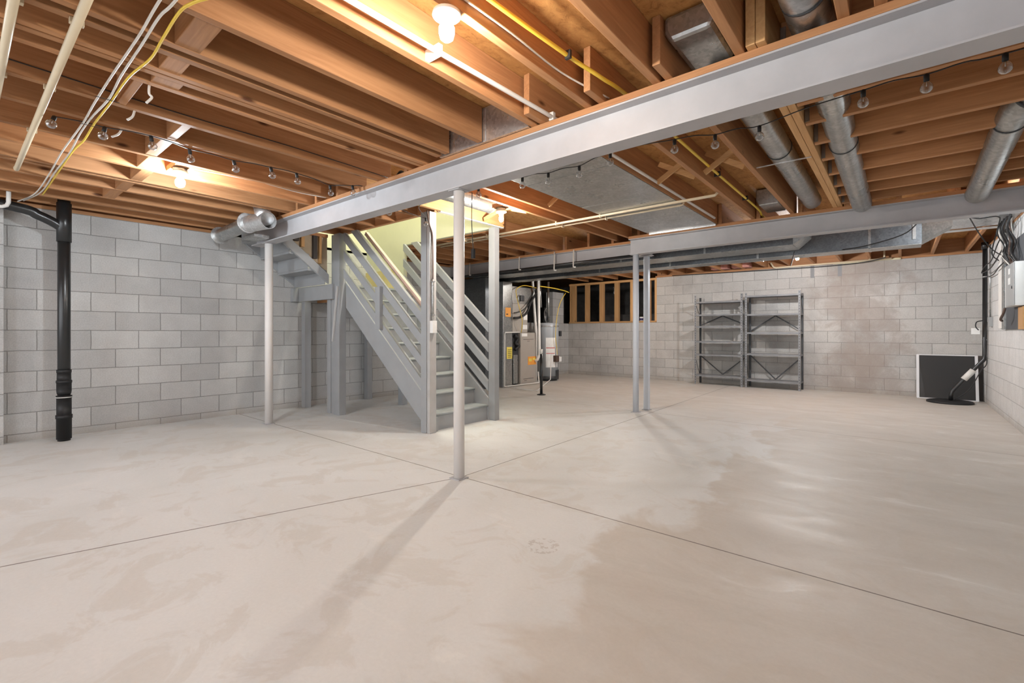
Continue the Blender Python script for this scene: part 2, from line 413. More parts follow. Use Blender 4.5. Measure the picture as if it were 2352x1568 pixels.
# left wall: full height, then half height behind the mechanicals, then a block pier by the corner
struct(MB().box(XL-.2, XL, -4.2, 6.35, 0, CT).box(XL-.2, XL, 6.35, YB+.2, 0, 1.296).box(XL-.2, XL, 9.58, 10.06, 1.296, 2.07), 'wall_left', block_left)
struct(MB().box(XL-.2, XR+.2, YB, YB+.2, 0, 1.296).box(-4.27, XR+.2, YB, YB+.2, 1.296, CT), 'wall_back', block_back)
struct(MB().box(XR, XR+.2, -4.2, YB, 0, CT), 'wall_right', block_white)
# crawl space beyond the half walls: ground, far walls
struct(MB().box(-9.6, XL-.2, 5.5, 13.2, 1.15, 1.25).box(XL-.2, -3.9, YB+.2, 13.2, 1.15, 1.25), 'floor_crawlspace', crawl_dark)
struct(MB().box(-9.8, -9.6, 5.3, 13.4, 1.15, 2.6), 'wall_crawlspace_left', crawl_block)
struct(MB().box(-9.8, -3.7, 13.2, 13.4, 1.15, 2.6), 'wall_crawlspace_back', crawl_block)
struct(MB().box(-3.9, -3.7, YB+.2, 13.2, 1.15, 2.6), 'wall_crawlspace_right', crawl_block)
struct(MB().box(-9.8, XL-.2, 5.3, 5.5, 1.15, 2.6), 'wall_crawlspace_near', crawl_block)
# subfloor overhead, with the stair opening left out
sf = MB()
sf.box(XL-.2, XR+.2, -4.2, 2.46, JT, JT+.02)
sf.box(-5.73, XR+.2, 2.46, 3.34, JT, JT+.02).box(-3.77, XR+.2, 3.34, 4.385, JT, JT+.02)
sf.box(XL-.2, XR+.2, 4.385, YB+.2, JT, JT+.02)
sf.box(-9.8, XL-.2, 5.3, 13.4, JT, JT+.02).box(XL-.2, -3.7, YB+.2, 13.4, JT, JT+.02)
struct(sf, 'ceiling', osb)
# upstairs stair hall seen through the opening
g = MB().box(-5.68, -3.77, 4.32, 4.38, 2.36, 5.0).box(XL, -5.68, 4.32, 4.38, 1.69, 5.0)
struct(g, 'wall_stairwell_back', green_wall)
struct(MB().box(XL-.05, XL, 2.4, 4.38, 2.31, 5.0), 'wall_stairwell_left', green_wall)
struct(MB().box(-3.79, -3.73, 3.34, 4.38, 2.60, 5.0), 'wall_stairwell_right', green_wall)
struct(MB().box(XL, -3.73, 2.40, 2.46, 2.60, 5.0).box(-5.73, -3.73, 3.34, 3.38, 2.60, 5.0), 'wall_stairwell_front', green_wall)
struct(MB().box(XL-.05, -3.73, 2.4, 4.38, 5.0, 5.05), 'ceiling_stairwell', white_strip)
struct(MB().box(XL+.001, -5.9, 4.30, 4.319, 1.70, 2.02), 'trim_1', yellow_board)
# sill plates and rims on the block walls
struct(MB().box(XL-.14, XL, -4.2, 9.0, CT, JB).box(XL-.14, XL-.1, -4.2, 9.0, JB, JT).box(XL-.2, XL-.141, -4.2, 6.35, CT, JT), 'trim_2', wood['y'])
struct(MB().box(-4.3, XR+.2, YB, YB+.14, CT, JB).box(-4.3, XR+.2, YB+.1, YB+.2, JB, JT), 'trim_3', wood['x'])
struct(MB().box(XR, XR+.2, -4.2, YB, CT, JB).box(XR+.1, XR+.2, -4.2, YB+.1, JB, JT), 'trim_4', wood['y'])
# stud framing in the opening of the back wall
fr = thing('stud_partition', (-5.45, YB+.05, 1.296), 'open pine stud frame in the opening above the half-height back wall', 'stud wall')
build(MB().box(-6.62, -4.27, YB, YB+.09, 1.296, 1.334), 'bottom_plate', pine['x'], fr)
build(MB().box(-6.62, -4.27, YB, YB+.09, 2.26, 2.31), 'top_plate', pine['x'], fr)
for x0, x1 in ((-6.6, -6.56), (-6.545, -6.44), (-6.15, -6.045), (-5.74, -5.63), (-5.33, -5.225), (-4.92, -4.84), (-4.47, -4.43), (-4.32, -4.27)):
    build(MB().box(x0, x1, YB+.002, YB+.088, 1.334, 2.26), 'stud', pine['z'], fr, bev=.002)

# ------------------------------------------------------------------ joists
def joist(x, y0, y1, label, group, m=None, w=.04, z0=JB):
    return build(MB().box(x-w/2, x+w/2, y0, y1, z0, JT-.001), 'floor_joist', m or wood['y'], label=label, cat='joist', group=group, bev=.003)
left_x = [.63, .23, -.06, -.18, -.57, -.965, -1.365, -1.75, -2.18, -2.50, -2.59, -2.79, -2.84, -2.97, -3.39, -3.755, -4.19, -4.57, -4.98, -5.06, -5.42, -5.82, -6.2, -6.52]
for i, x in enumerate(left_x):
    end = 2.285 if x in (-2.18, -2.50, -2.59) else 2.43
    joist(x, -4.1, end, 'orange-brown joist on the near side of the long beam, %s from the right' % ORD[i], 'joists on the near side of the long steel beam', w=.042)
mid_x = [-.90, -1.28, -1.685, -2.49, -2.84, -3.06]
for i, x in enumerate(mid_x):
    joist(x, 2.16 if x > -2 else 2.345, 5.95, 'joist between the two steel beams, %s left of the doubled header' % ORD[i], 'joists between the two steel beams')
for i, x in enumerate((-4.1, -4.5, -4.9, -5.3, -5.68)):
    joist(x, 2.345, 3.29, 'short joist between long beam and stair opening, %s from its right end' % ORD[i], 'short joists at the stair opening')
for i, x in enumerate((-4.15, -4.55, -4.95, -5.35, -5.75, -6.15, -6.5)):
    joist(x, 4.40, 6.24, 'joist behind the stair opening, %s from its right end' % ORD[i], 'joists behind the stair opening')
for i in range(18):
    x = .8 - i*.4064
    joist(x, 5.80 if x > -2.7 else 6.24, YB+.09, 'joist over the far half of the basement, %s from the right wall' % ORD[i], 'joists over the far half of the basement')
# doubled header along the side bay, the joists that hang off it
hd = thing('doubled_joist', (-.5, 2.35, JB), 'doubled pale joist with a seam, left of the long round duct', 'joist')
for x in (-.517, -.476): build(MB().box(x-.0195, x+.0195, 2.28, 5.95, JB, JT-.001), 'plank', pine['y'], hd, bev=.003)
for i, y in enumerate((2.62, 3.06, 3.38, 3.77, 4.16, 4.58, 4.98, 5.33, 5.68)):
    build(MB().box(-.452, XR+.09, y-.02, y+.02, JB, JT-.001), 'floor_joist', wood['x'], label='sideways joist by the right wall, %s counting away from the long beam' % ORD[i],
          cat='joist', group='sideways joists by the right wall', bev=.003)
    build(MB().box(-.453, -.43, y-.03, y-.021, JB+.01, JT-.03), 'joist_hanger', galv, label='metal joist hanger holding the %s sideways joist' % ORD[i], cat='bracket', group='hangers of the sideways joists')
# stair opening headers
h1 = thing('stairwell_header', (-4.7, 3.32, JB), 'wooden header board along the near edge of the stair opening', 'header')
build(MB().box(-5.73, -3.80, 3.29, 3.338, JB, JT-.001), 'plank', wood['x'], h1, bev=.003)
h2 = thing('stairwell_header', (-3.77, 3.4, JB), 'pale doubled header board along the right edge of the stair opening', 'header')
build(MB().box(-3.79, -3.745, 2.345, 4.36, JB+.012, JT-.001), 'plank', pine['y'], h2, bev=.003)
build(MB().box(-3.797, -3.755, 3.338, 4.36, JB, JB+.011), 'edge_strip', white_strip, h2)
h3 = thing('stairwell_header', (-5.2, 4.37, JB), 'rough header board on the far side of the stair opening', 'header')
build(MB().box(XL+.02, -3.79, 4.382, 4.398, JB, JT-.001), 'plank', wood['x'], h3)
# blocking
def block(x0, x1, y0, y1, label, m=None, z0=JB+.002, grp='blocking between near joists'):
    build(MB().box(x0, x1, y0, y1, z0, JT-.002), 'joist_blocking', m or wood['x'], label=label, cat='blocking', group=grp, bev=.003)
block(-2.478, -2.202, .64, .74, 'wide wooden block between joists, nearest the camera, beside yellow cable')
block(-2.768, -2.612, .65, .74, 'second wooden block in the row left of the nearest block')
block(-2.948, -2.862, .66, .78, 'small wooden block in the row right of the cables')
block(-3.368, -2.992, .60, .64, 'wooden block directly beside the three ceiling cables')
block(-3.733, -3.412, .92, .97, 'wooden block left of the cables by a string bulb')
block(-4.168, -3.777, .90, .97, 'wooden block just right of the bright left bulb')
block(-4.548, -4.212, .93, 1.01, 'pale wooden block beside the bright left bulb')
block(-4.958, -4.592, .97, 1.05, 'wooden block left of the bright left bulb')
block(-5.398, -5.082, .95, 1.03, 'wooden block near the left wall, second from it')
block(-5.798, -5.442, .93, 1.02, 'wooden block closest to the left wall')
def bridging(xa, xb, y, label, both=True):
    t = thing('cross_bridging', ((xa+xb)/2, y, JB), label, 'bridging', 'diagonal bridging between joists')
    build(MB().board((xa+.024, y, JB+.025), (xb-.024, y, JT-.035), .018, .042, (0, 0, 1)), 'brace', pine['x'], t)
    if both: build(MB().board((xa+.024, y+.045, JT-.035), (xb-.024, y+.045, JB+.025), .018, .042, (0, 0, 1)), 'brace', pine['x'], t)
bridging(-1.26, -.925, 3.95, 'crossed wooden bridging right of the yellow gas line')
bridging(-1.66, -1.305, 3.95, 'crossed wooden bridging between white pipe and yellow gas line')
bridging(-2.815, -2.515, 3.95, 'diagonal wooden bridging left of the sheet metal ceiling panel', False)
bridging(-3.72, -3.085, 3.95, 'crossed wooden bridging behind the bulb near the stair opening')

# ------------------------------------------------------------------ steel beams and columns
def ibeam(name, x0, x1, y, z0, z1, fw, label, plate=True):
    t = thing(name, ((x0+x1)/2, y, z0), label, 'beam')
    m = MB().prism([(x0, y-fw/2, z0), (x0, y+fw/2, z0), (x0, y+fw/2, z0+.009), (x0, y+.004, z0+.011), (x0, y+.004, z1-.011),
                    (x0, y+fw/2, z1-.009), (x0, y+fw/2, z1), (x0, y-fw/2, z1), (x0, y-fw/2, z1-.009), (x0, y-.004, z1-.011),
                    (x0, y-.004, z0+.011), (x0, y-fw/2, z0+.009)], (x1-x0, 0, 0))
    build(m, 'steel_section', steel_grey, t)
    if plate: build(MB().box(x0, x1, y-fw/2-.004, y+fw/2+.004, z1, JB-.0005), 'wood_plate', wood['x'], t, label='flat wooden plate on top of the steel', bev=.002)
    return t
ibeam('steel_beam', -6.0, XR-.0, 2.39, 2.105, CT, .13, 'long grey painted steel beam crossing the foreground ceiling')
ibeam('steel_beam', -2.80, XR-.0, 5.87, 2.105, CT, .13, 'second grey steel beam further back, resting on the round post')
ibeam('steel_beam', XL+.005, -2.62, 6.16, 2.12, CT, .11, 'shadowed steel beam behind the stairs, resting on the square post')
def column(x, y, r, top, m, label, sq=False):
    t = thing('support_post', (x, y, 0), label, 'post')
    if sq: build(MB().box(x-r, x+r, y-r, y+r, .008, top-.006), 'shaft', m, t, bev=.004)
    else: build(MB().cyl((x, y, .008), (x, y, top-.006), r, seg=32), 'shaft', m, t)
    build(MB().box(x-.055, x+.055, y-.055, y+.055, top-.006, top-.0005), 'cap_plate', steel_grey, t)
    build(MB().box(x-.05, x+.05, y-.05, y+.05, .0005, .008), 'base_plate', steel_grey, t)
column(-5.673, 2.39, .044, 2.105, post_white, 'white round steel post near the left wall, left of the stairs')
column(-2.49, 2.39, .040, 2.105, post_white, 'white round steel post in the foreground, nearest the camera')
column(-2.725, 5.87, .039, 2.105, post_blue, 'pale blue-grey round steel post, left one of the far pair')
column(-2.70, 6.16, .034, 2.12, post_blue, 'pale blue-grey square post, right one of the far pair', True)

# ------------------------------------------------------------------ staircase
st = thing('staircase', (-4.8, 3.75, 0), 'grey painted open staircase with landing and plank railings', 'staircase')
sl = .853; NX, RUN, RISE = -3.868, .222, .1885
# lower flight treads and risers
for i in range(8):
    x = NX - RUN*i; z = RISE*(i+1)
    m = MB().box(x-RUN-.012, x-.012, 3.325, 4.20, z-.028, z)
    m.tube([(x-.012, 3.325, z-.014), (x-.012, 4.20, z-.014)], .014, 10)
    build(m, 'tread', tread_paint, st)
    build(MB().box(x-.035, x-.020, 3.325, 4.20, z-RISE+.0005, z-.0285), 'riser', stair_paint, st)
# outer cheek of the first step and stringers
build(MB().box(-3.86, -3.84, 3.335, 3.375, 0.001, .155), 'step_cheek', stair_paint, st)
def stringer(y0, y1, ztop, name='stringer'):
    zt = lambda x: ztop + sl*(-3.93-x)
    zb = lambda x: ztop - .325 + sl*(-3.93-x)
    pts = [(-3.87, y0, max(.001, zb(-3.87))), (-3.87, y0, zt(-3.87)), (-5.52, y0, zt(-5.52)), (-5.52, y0, zb(-5.52)), (-3.93+(ztop-.325)/sl, y0, .001)]
    build(MB().prism(pts, (0, y1-y0, 0)), name, stair_paint, st, bev=.002)
stringer(3.285, 3.323, .355)
stringer(4.203, 4.240, .325)
def rail(y0, y1, z_at, xlo, xhi, zmax=2.343, m=None, h=.117, name='rail_board'):
    """sloping board whose top passes z_at at x=-3.93, cut at zmax"""
    zt = lambda x: z_at + sl*(-3.93-x)
    xc_t = -3.93 - (zmax-z_at)/sl; xc_b = -3.93 - (zmax-z_at+h)/sl
    pts = [(xhi, y0, zt(xhi)-h), (xhi, y0, zt(xhi))]
    if xc_t > xlo:
        pts.append((xc_t, y0, zmax))
        if xc_b > xlo: pts.append((xc_b, y0, zmax))
        else: pts += [(xlo, y0, zmax), (xlo, y0, zt(xlo)-h)]
    else: pts += [(xlo, y0, zt(xlo)), (xlo, y0, zt(xlo)-h)]
    build(MB().prism(pts, (0, y1-y0, 0)), name, m or stair_paint, st, bev=.0015)
for zz in (.547, .785, 1.02, 1.255): rail(3.240, 3.278, zz, -5.50, -3.945)
for zz in (.45, .69, .92, 1.165): rail(4.203, 4.238, zz+.07, -5.54, -3.875)
build(MB().board((-3.95, 3.36, 1.265), (-5.17, 3.36, 2.31), .04, .045), 'handrail', mat_plain('pinkish_wood_rail', (.70, .50, .40), .5), st, label='bare pinkish wooden handrail')
# newel posts
build(MB().box(-3.945, -3.855, 3.225, 3.32, .001, JB-.001), 'newel_post', stair_paint, st, bev=.002)
build(MB().box(-3.855, -3.812, 3.235, 3.325, .001, JB-.001), 'newel_post', mat_plain('worn_grey_paint', (.46, .45, .44), .5), st, bev=.002)
build(MB().box(-3.872, -3.775, 4.215, 4.30, .001, JB-.001), 'newel_post', stair_paint, st, bev=.002)
build(MB().box(-4.740, -4.650, 3.195, 3.238, 1.10, 1.60), 'short_post', stair_paint, st, bev=.002)
# posts that carry the landing
build(MB().box(-5.865, -5.775, 3.215, 3.30, .001, 1.499), 'landing_post', stair_paint, st, bev=.002)
build(MB().box(-5.773, -5.69, 3.225, 3.31, .001, 1.499), 'landing_post', stair_paint, st, bev=.002)
build(MB().box(-5.765, -5.69, 3.222, 3.30, 1.696, JB-.001), 'landing_post', stair_paint, st, bev=.002)
build(MB().box(-6.635, -6.56, 3.09, 3.168, 1.50, 1.69), 'beam_end', stair_paint, st, bev=.002)
build(MB().box(-5.675, -5.545, 3.205, 3.30, .001, JB-.001), 'landing_post', stair_paint, st, bev=.002)
build(MB().board((-5.56, 3.19, 1.66), (-5.69, 3.195, .95), .018, .03), 'loose_strip', mat_plain('light_grey_strip', (.50, .50, .49), .5), st)
build(MB().box(-6.57, -6.47, 3.215, 3.305, .001, 1.50), 'landing_post', stair_paint, st, bev=.002)
build(MB().box(-6.62, -6.53, 4.26, 4.35, .001, 1.50), 'landing_post', stair_paint, st, bev=.002)
build(MB().box(-5.72, -5.62, 4.25, 4.34, .001, 1.50), 'landing_post', stair_paint, st, bev=.002)
# landing
build(MB().box(-6.63, -5.655, 3.17, 3.213, 1.50, 1.695), 'landing_beam', stair_paint, st, bev=.002)
build(MB().box(-6.63, -5.60, 4.241, 4.278, 1.50, 1.665), 'landing_beam', stair_paint, st, bev=.002)
build(MB().box(-5.645, -5.606, 3.302, 4.24, 1.50, 1.665), 'landing_beam', stair_paint, st)
for y in (3.5, 3.8, 4.05): build(MB().box(-6.63, -5.646, y-.02, y+.02, 1.50, 1.665), 'landing_joist', wood['x'], st)
build(MB().box(-6.635, -5.58, 3.305, 4.31, 1.667, 1.695), 'landing_deck', tread_paint, st)
# upper flight, seen from below, rising towards the left of the long beam
us = .80
for i in range(4):
    y = 3.14 - .23*i; z = 1.695 + .185*(i+1)
    build(MB().box(-6.60, -5.775, y-.235, y+.015, z-.028, z), 'tread', stair_paint, st)
    build(MB().box(-6.60, -5.775, y-.012, y, z-.185, z-.029), 'riser', stair_paint, st)
for x0, x1 in ((-5.77, -5.732), (-6.638, -6.602)):
    y1 = 3.169; yt = 2.475
    pts = [(x0, y1, 1.70), (x0, y1, 1.82), (x0, yt, 1.82+us*(y1-yt)), (x0, yt, 1.70+us*(y1-yt)-.02)]
    build(MB().prism(pts, (x1-x0, 0, 0)), 'stringer', stair_paint, st, bev=.002)
# framed half wall beside the upper flight
kw = thing('framed_side_wall', (-5.75, 2.9, 1.9), 'small stud wall with tan drywall between landing post and long beam', 'partition')
pts = [(-5.795, 3.165, 1.83), (-5.795, 3.165, 2.30), (-5.795, 2.56, 2.335)]
build(MB().prism([(-5.79, 3.168, 1.832), (-5.79, 3.168, 2.34), (-5.79, 2.535, 2.34)], (.012, 0, 0)), 'drywall', tan_board, kw)
for y, m, w in ((2.75, gap_shade_board, .06), (2.83, pine['z'], .04), (2.99, gap_shade_board, .05), (3.06, pine['z'], .03)):  # dark strips paint the shadow gaps, pine strips are studs
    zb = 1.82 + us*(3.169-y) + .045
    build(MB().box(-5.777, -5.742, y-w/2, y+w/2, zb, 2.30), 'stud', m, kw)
build(MB().box(-5.777, -5.742, 2.62, 3.16, 2.30, 2.34), 'top_plate', wood['y'], kw)
# electric switch box and conduit on the left newel
sb = thing('light_switch_box', (-3.80, 3.27, 1.10), 'white outlet box with conduit, fixed on the front newel post', 'switch')
build(MB().box(-3.811, -3.765, 3.235, 3.295, 1.06, 1.19), 'box', porcelain, sb, bev=.003)
build(MB().box(-3.7655, -3.7635, 3.255, 3.275, 1.09, 1.155), 'switch_plate', sticker_w, sb)
build(MB().tube([(-3.795, 3.262, z) for z in (1.19, 1.4, 1.6, 1.63)], .012, 10), 'conduit', galv, sb)
build(MB().tube(smoothpath([(-3.795, 3.262, 1.62), (-3.795, 3.262, 1.9), (-3.80, 3.26, 2.1), (-3.80, 3.22, 2.2), (-3.80, 3.19, 2.34)]), .008, 8), 'cable', copperish, sb)
for z in (1.25, 1.6): build(MB().box(-3.811, -3.778, 3.245, 3.28, z-.006, z+.006), 'strap', galv, sb)

# ------------------------------------------------------------------ ceiling lamps
def lamp(x, y, zt, r, h, m, label, sock=.02, boxy=True):
    t = thing('ceiling_lamp', (x, y, zt), label, 'lamp', None)
    if boxy: build(MB().cyl((x, y, zt-.001), (x, y, zt-.03), .05, seg=8), 'junction_box', galv, t)
    build(MB().lathe((x, y, zt-.03), [(.055, 0), (.057, -.012), (.045, -.020), (.026, -.024), (.022, -.024-sock)], 28), 'lamp_base', porcelain, t)
    z = zt-.054-sock
    build(MB().lathe((x, y, z), [(.013, .006), (.016, 0), (r*.8, -.018), (r, -h*.35), (r, -h*.62), (r*.82, -h*.85), (r*.4, -h*.97), (.001, -h)], 24), 'bulb', m, t)
    return t
lamp(-1.365, 1.244, JB-.0005, .030, .085, bulb_warm, 'lit bulb in a white porcelain holder at the top centre', .004, False)
lamp(-4.38, 1.17, JB+.02, .033, .08, bulb_cool, 'bright lit bulb in white holder on the left ceiling', .02)
lamp(-3.16, 3.63, JB+.0, .022, .07, bulb_small, 'small lit bulb beside the stair opening', .02)
lamp(-1.20, 8.16, JB-.06, .024, .07, bulb_far, 'distant lit bulb behind the air ducts above the back wall', .01)
lamp(-4.20, 8.05, JB-.0, .03, .085, added_bulb_mid, 'added lit bulb hidden behind the ducts near the stud opening', .01)  # unseen bulb added for brightness, placed from the far posts' shadows
lamp(.52, 6.22, JB-.0, .022, .07, bulb_cool, 'added lit bulb hidden behind the second beam near the right wall', .002, False)  # unseen bulb added to brighten the right rear bay
lamp(-1.365, -1.9, JB-.0005, .030, .085, added_bulb_rear, 'added unseen lit bulb behind the camera on the right', .004, False)  # out-of-view bulb added to brighten the foreground
lamp(-4.57, -1.9, JB-.0005, .030, .085, added_bulb_rear, 'added unseen lit bulb behind the camera on the left', .004, False)  # second out-of-view bulb, added for more light from behind
cb = thing('box_support_bracket', (-4.38, 1.17, 2.36), 'wooden cleat carrying the bright left bulb between two joists', 'bracket')
build(MB().box(-4.547, -4.213, 1.12, 1.22, JB+.021, JB+.06), 'plank', wood['x'], cb)
cb = thing('box_support_bracket', (-3.16, 3.63, 2.36), 'wooden cleat carrying the small bulb by the stair opening', 'bracket')
build(MB().box(-3.24, -3.082, 3.58, 3.68, JB+.001, JB+.04), 'plank', wood['x'], cb)
cb = thing('box_support_bracket', (-1.2, 8.16, 2.30), 'wooden cleat carrying the distant bulb behind the ducts', 'bracket')
build(MB().box(-1.45, -1.0, 8.12, 8.20, JB-.059, JB-.001), 'plank', wood['x'], cb)

# ------------------------------------------------------------------ string lights
def string(name, label, bulbs, wire, loc):
    t = thing(name, loc, label, 'string lights')
    build(MB().tube(smoothpath(wire, 5), .0032, 6), 'wire', black_cable, t)
    for (x, y, z, tx, ty, e) in bulbs:
        a = Vector((tx, ty, -1)).normalized(); c = Vector((x, y, z))
        s_ = build(MB().lathe(c, [(.008, -.005), (.0115, 0), (.0115, .03), (.009, .032)], 12, a), 'socket', rubber, t)
        build(MB().lathe(c+a*.031, [(.010, 0), (.012, .006), (.0205*e, .014), (.0255, .026), (.026, .034), (.0225, .045), (.014, .053), (.002, .057)], 18, a), 'bulb', glass, t)
        build(MB().cyl(c+a*.034, c+a*.055, .0022, seg=6), 'filament', pvc_white, t)
lb = [(-3.84, .40, .5, -.3), (-3.80, .62, .3, -.2), (-3.74, .84, .1, .1), (-3.80, 1.07, -.2, .2), (-3.80, 1.35, .1, .2), (-3.74, 1.59, .2, .1), (-3.72, 1.78, .1, .1), (-3.80, 2.11, .0, .1), (-3.66, 2.24, .1, .1)]
pr = [(x, y, 2.340) for x, y, a, b in lb] + [(-3.6, 2.30, 2.338)]
wire = []
for i, p in enumerate(pr):
    wire.append(p)
    if i < len(pr)-1:
        q = pr[i+1]; wire.append(((p[0]+q[0])/2+.02, (p[1]+q[1])/2, 2.338))
string('string_lights', 'black string of clear unlit bulbs under the left joists', [(x, y, 2.337, a, b, 1) for x, y, a, b in lb], wire, (-3.8, 1.1, 2.34))
# second string, behind the long beam
rb = [(-3.66, 2.62, 2.24), (-3.735, 3.12, 2.235)] + [(x, y, 2.315) for x, y in ((-2.80, 2.92), (-2.35, 2.96), (-2.13, 3.01), (-1.86, 3.03), (-1.56, 2.95), (-1.13, 3.01), (-.905, 3.10), (-.66, 3.14), (-.15, 3.02), (.095, 3.03), (.36, 3.03))]
wire = [(-3.95, 2.47, 2.12), (-3.80, 2.50, 2.20), rb[0], (-3.68, 2.9, 2.225), rb[1], (-3.5, 2.85, 2.22), (-3.2, 2.6, 2.16), (-2.95, 2.48, 2.12)]
for i, (x, y, z) in enumerate(rb[2:]):
    wire.append((x, y, z+.003))
    if i < len(rb)-3:
        q = rb[i+3]; wire.append(((x+q[0])/2, (y+q[1])/2, 2.328))
wire.append((.9, 3.02, 2.33))
string('string_lights', 'black string of clear unlit bulbs just behind the long beam', [(x, y, z, 0, 0, 1) for x, y, z in rb], wire, (-1.8, 3, 2.33))
tk = thing('hanging_plug_cord', (-2.42, 2.47, 1.7), 'thin black cord with plug hanging along the foreground post', 'cord')
build(MB().tube(smoothpath([(-2.425, 2.46, 2.095), (-2.425, 2.455, 1.9), (-2.42, 2.46, 1.75), (-2.415, 2.462, 1.68)]), .003, 6), 'cable', black_cable, tk)
build(MB().box(-2.43, -2.405, 2.452, 2.475, 1.61, 1.68), 'plug', rubber, tk, bev=.004)

# ------------------------------------------------------------------ pipes and cables under the left ceiling
def pipe(path, r, m, name, label, cat='pipe', seg=14, smooth=False, straps=(), sm=None, group=None):
    t = thing(name, path[0], label, cat, group)
    build(MB().tube(smoothpath(path) if smooth else path, r, seg), 'run', m, t)
    for a in straps:
        build(MB().box(*a), 'strap', sm or pvc, t, bev=.002)
    return t
stx = (-2.50, -2.59, -3.39, -3.755, -4.57)
pipe([(-1.9, .335, 2.325), (-5.24, .335, 2.325), (-5.26, .335, 2.338)], .0165, pvc, 'pvc_pipe', 'cream plastic pipe strapped across the left joists, longer of the two',
     straps=[(x-.012, x+.012, .312, .358, 2.322, 2.3445) for x in (-2.18, -2.59, -3.39, -4.19)])
pipe([(-1.9, .155, 2.325), (-4.4, .165, 2.325)], .0165, pvc, 'pvc_pipe', 'cream plastic pipe at the top left corner, nearer the camera',
     straps=[(x-.012, x+.012, .135, .185, 2.322, 2.3445) for x in (-2.59, -3.39)])
def pp(l, z=2.335, dz=0): return [(x, y, z) for x, y in l]
pipe(pp([(-1.6, .52), (-2.184, .517), (-2.515, .522), (-2.981, .517), (-3.435, .517), (-3.832, .522), (-4.542, .511), (-5.204, .517), (-6.085, .508), (-6.597, .429)], 2.338), .0055, romex, 'ceiling_cable', 'white cable under the left joists, leftmost of three', 'cable', 8, True)
pipe(pp([(-1.6, .57), (-2.136, .556), (-2.297, .543), (-2.582, .546), (-2.975, .547), (-3.307, .558), (-3.685, .541), (-4.047, .538), (-4.538, .549), (-5.176, .54), (-5.979, .537), (-6.516, .464)], 2.338), .0055, romex, 'ceiling_cable', 'white cable under the left joists, middle of three', 'cable', 8, True)
pipe(pp([(-1.6, .56), (-1.9, .66), (-2.092, .605), (-2.204, .586), (-2.461, .593), (-2.681, .600), (-2.964, .574), (-3.393, .573), (-3.776, .568), (-4.148, .573), (-4.485, .557), (-5.265, .557), (-6.097, .557)], 2.338), .006, gas_yellow, 'ceiling_cable', 'yellow cable under the left joists, right of two white ones', 'cable', 8, True)
for i, x in enumerate((-3.80, -3.30)):
    build(MB().box(x-.003, x+.003, .50, .60, 2.325, 2.3265), 'cable_tie', black_cable, label=['thin black tie across the three ceiling cables, further left', 'thin black tie across the three ceiling cables, nearer camera'][i], cat='cable tie', group='ties on the ceiling cables')
# white cable stubs hanging near the blocking
for i, pts in enumerate(([(-3.0, .675, 2.40), (-3.005, .667, 2.345), (-3.005, .667, 2.307), (-3.005, .678, 2.292), (-3.005, .655, 2.255)],
                        [(-3.418, .70, 2.40), (-3.402, .686, 2.342), (-3.402, .676, 2.307), (-3.402, .653, 2.282)],
                        [(-3.783, .71, 2.40), (-3.792, .698, 2.345), (-3.792, .68, 2.311), (-3.792, .651, 2.288)])):
    pipe(pts, .006, pvc_white, 'cable_stub', 'white cable stub poking down between left joists, %s from the cables' % ORD[i], 'cable', 8, True, group='white stubs between the left joists')
# romex bundle by the bright left bulb
for i, dy in enumerate((0, .02, .04)):
    pipe([(-4.30, 1.25+dy, 2.362), (-4.28, 1.45+dy, 2.365), (-4.24, 1.7, 2.36), (-4.235, 2.0+dy, 2.37-.012*i), (-4.18, 2.24+dy, 2.366-.013*i)], .0042, romex, 'romex_cable',
         'white cable running from the bright left bulb to the beam, %s strand' % ORD[i], 'cable', 8, True, group='cables from the bright left bulb')
# white painted pipe on the joist beside the near bulb
t = thing('pvc_pipe', (-1.7, 0, 2.4), 'white plastic pipe running along the joist left of the near bulb', 'pipe')
build(MB().tube([(-1.65, -3, 2.30+.06), (-1.65, .94, 2.36), (-1.65, 1.39, 2.366), (-1.645, 2.275, 2.386), (-1.645, 2.45, 2.386), (-1.64, 3.0, 2.38), (-1.64, 5.6, 2.375)], .0125, 14), 'run', pvc_white, t)
for y, z in ((1.45, 2.368), (2.37, 2.386)): build(MB().box(-1.728 if y < 2 else -1.664, -1.632, y-.013, y+.013, z-.02, z+.03), 'clip', pvc_white, t, bev=.002)
t = thing('gas_pipe', (-1.22, 1, 2.42), 'yellow corrugated gas line running between joists over the long beam', 'pipe')
build(MB().tube(smoothpath([(-1.33, -1, 2.44), (-1.30, .9, 2.43), (-1.287, 1.37, 2.42), (-1.25, 1.97, 2.42), (-1.215, 2.2, 2.41), (-1.20, 2.6, 2.42), (-1.20, 4.2, 2.415), (-1.20, 5.13, 2.415), (-1.20, 5.7, 2.41), (-1.2, 5.85, 2.38), (-1.18, 6.2, 2.36)], 8), .0105, 12), 'run', gas_yellow, t)
for y in (1.93, 3.15, 4.2, 5.13): build(MB().box(-1.262+(.03 if y > 2.1 else 0), -1.232+(.05 if y > 2.1 else 0), y-.008, y+.008, 2.40, 2.44), 'clamp', black_cable, t)
pipe([(-1.34, .9, 2.37), (-1.33, .98, 2.40), (-1.335, 1.2, 2.39), (-1.335, 1.6, 2.40), (-1.335, 2.0, 2.395), (-1.25, 2.35, 2.37)], .005, romex, 'romex_cable', 'white cable stapled on the joist right of the near bulb', 'cable', 8, True)
# dark wire along left joist
pipe([(-3.365, .1, 2.41), (-3.364, .9, 2.395), (-3.365, 1.6, 2.40), (-3.364, 2.4, 2.385)], .003, black_cable, 'low_voltage_wire', 'thin dark wire sagging along a left joist face', 'cable', 6, True)
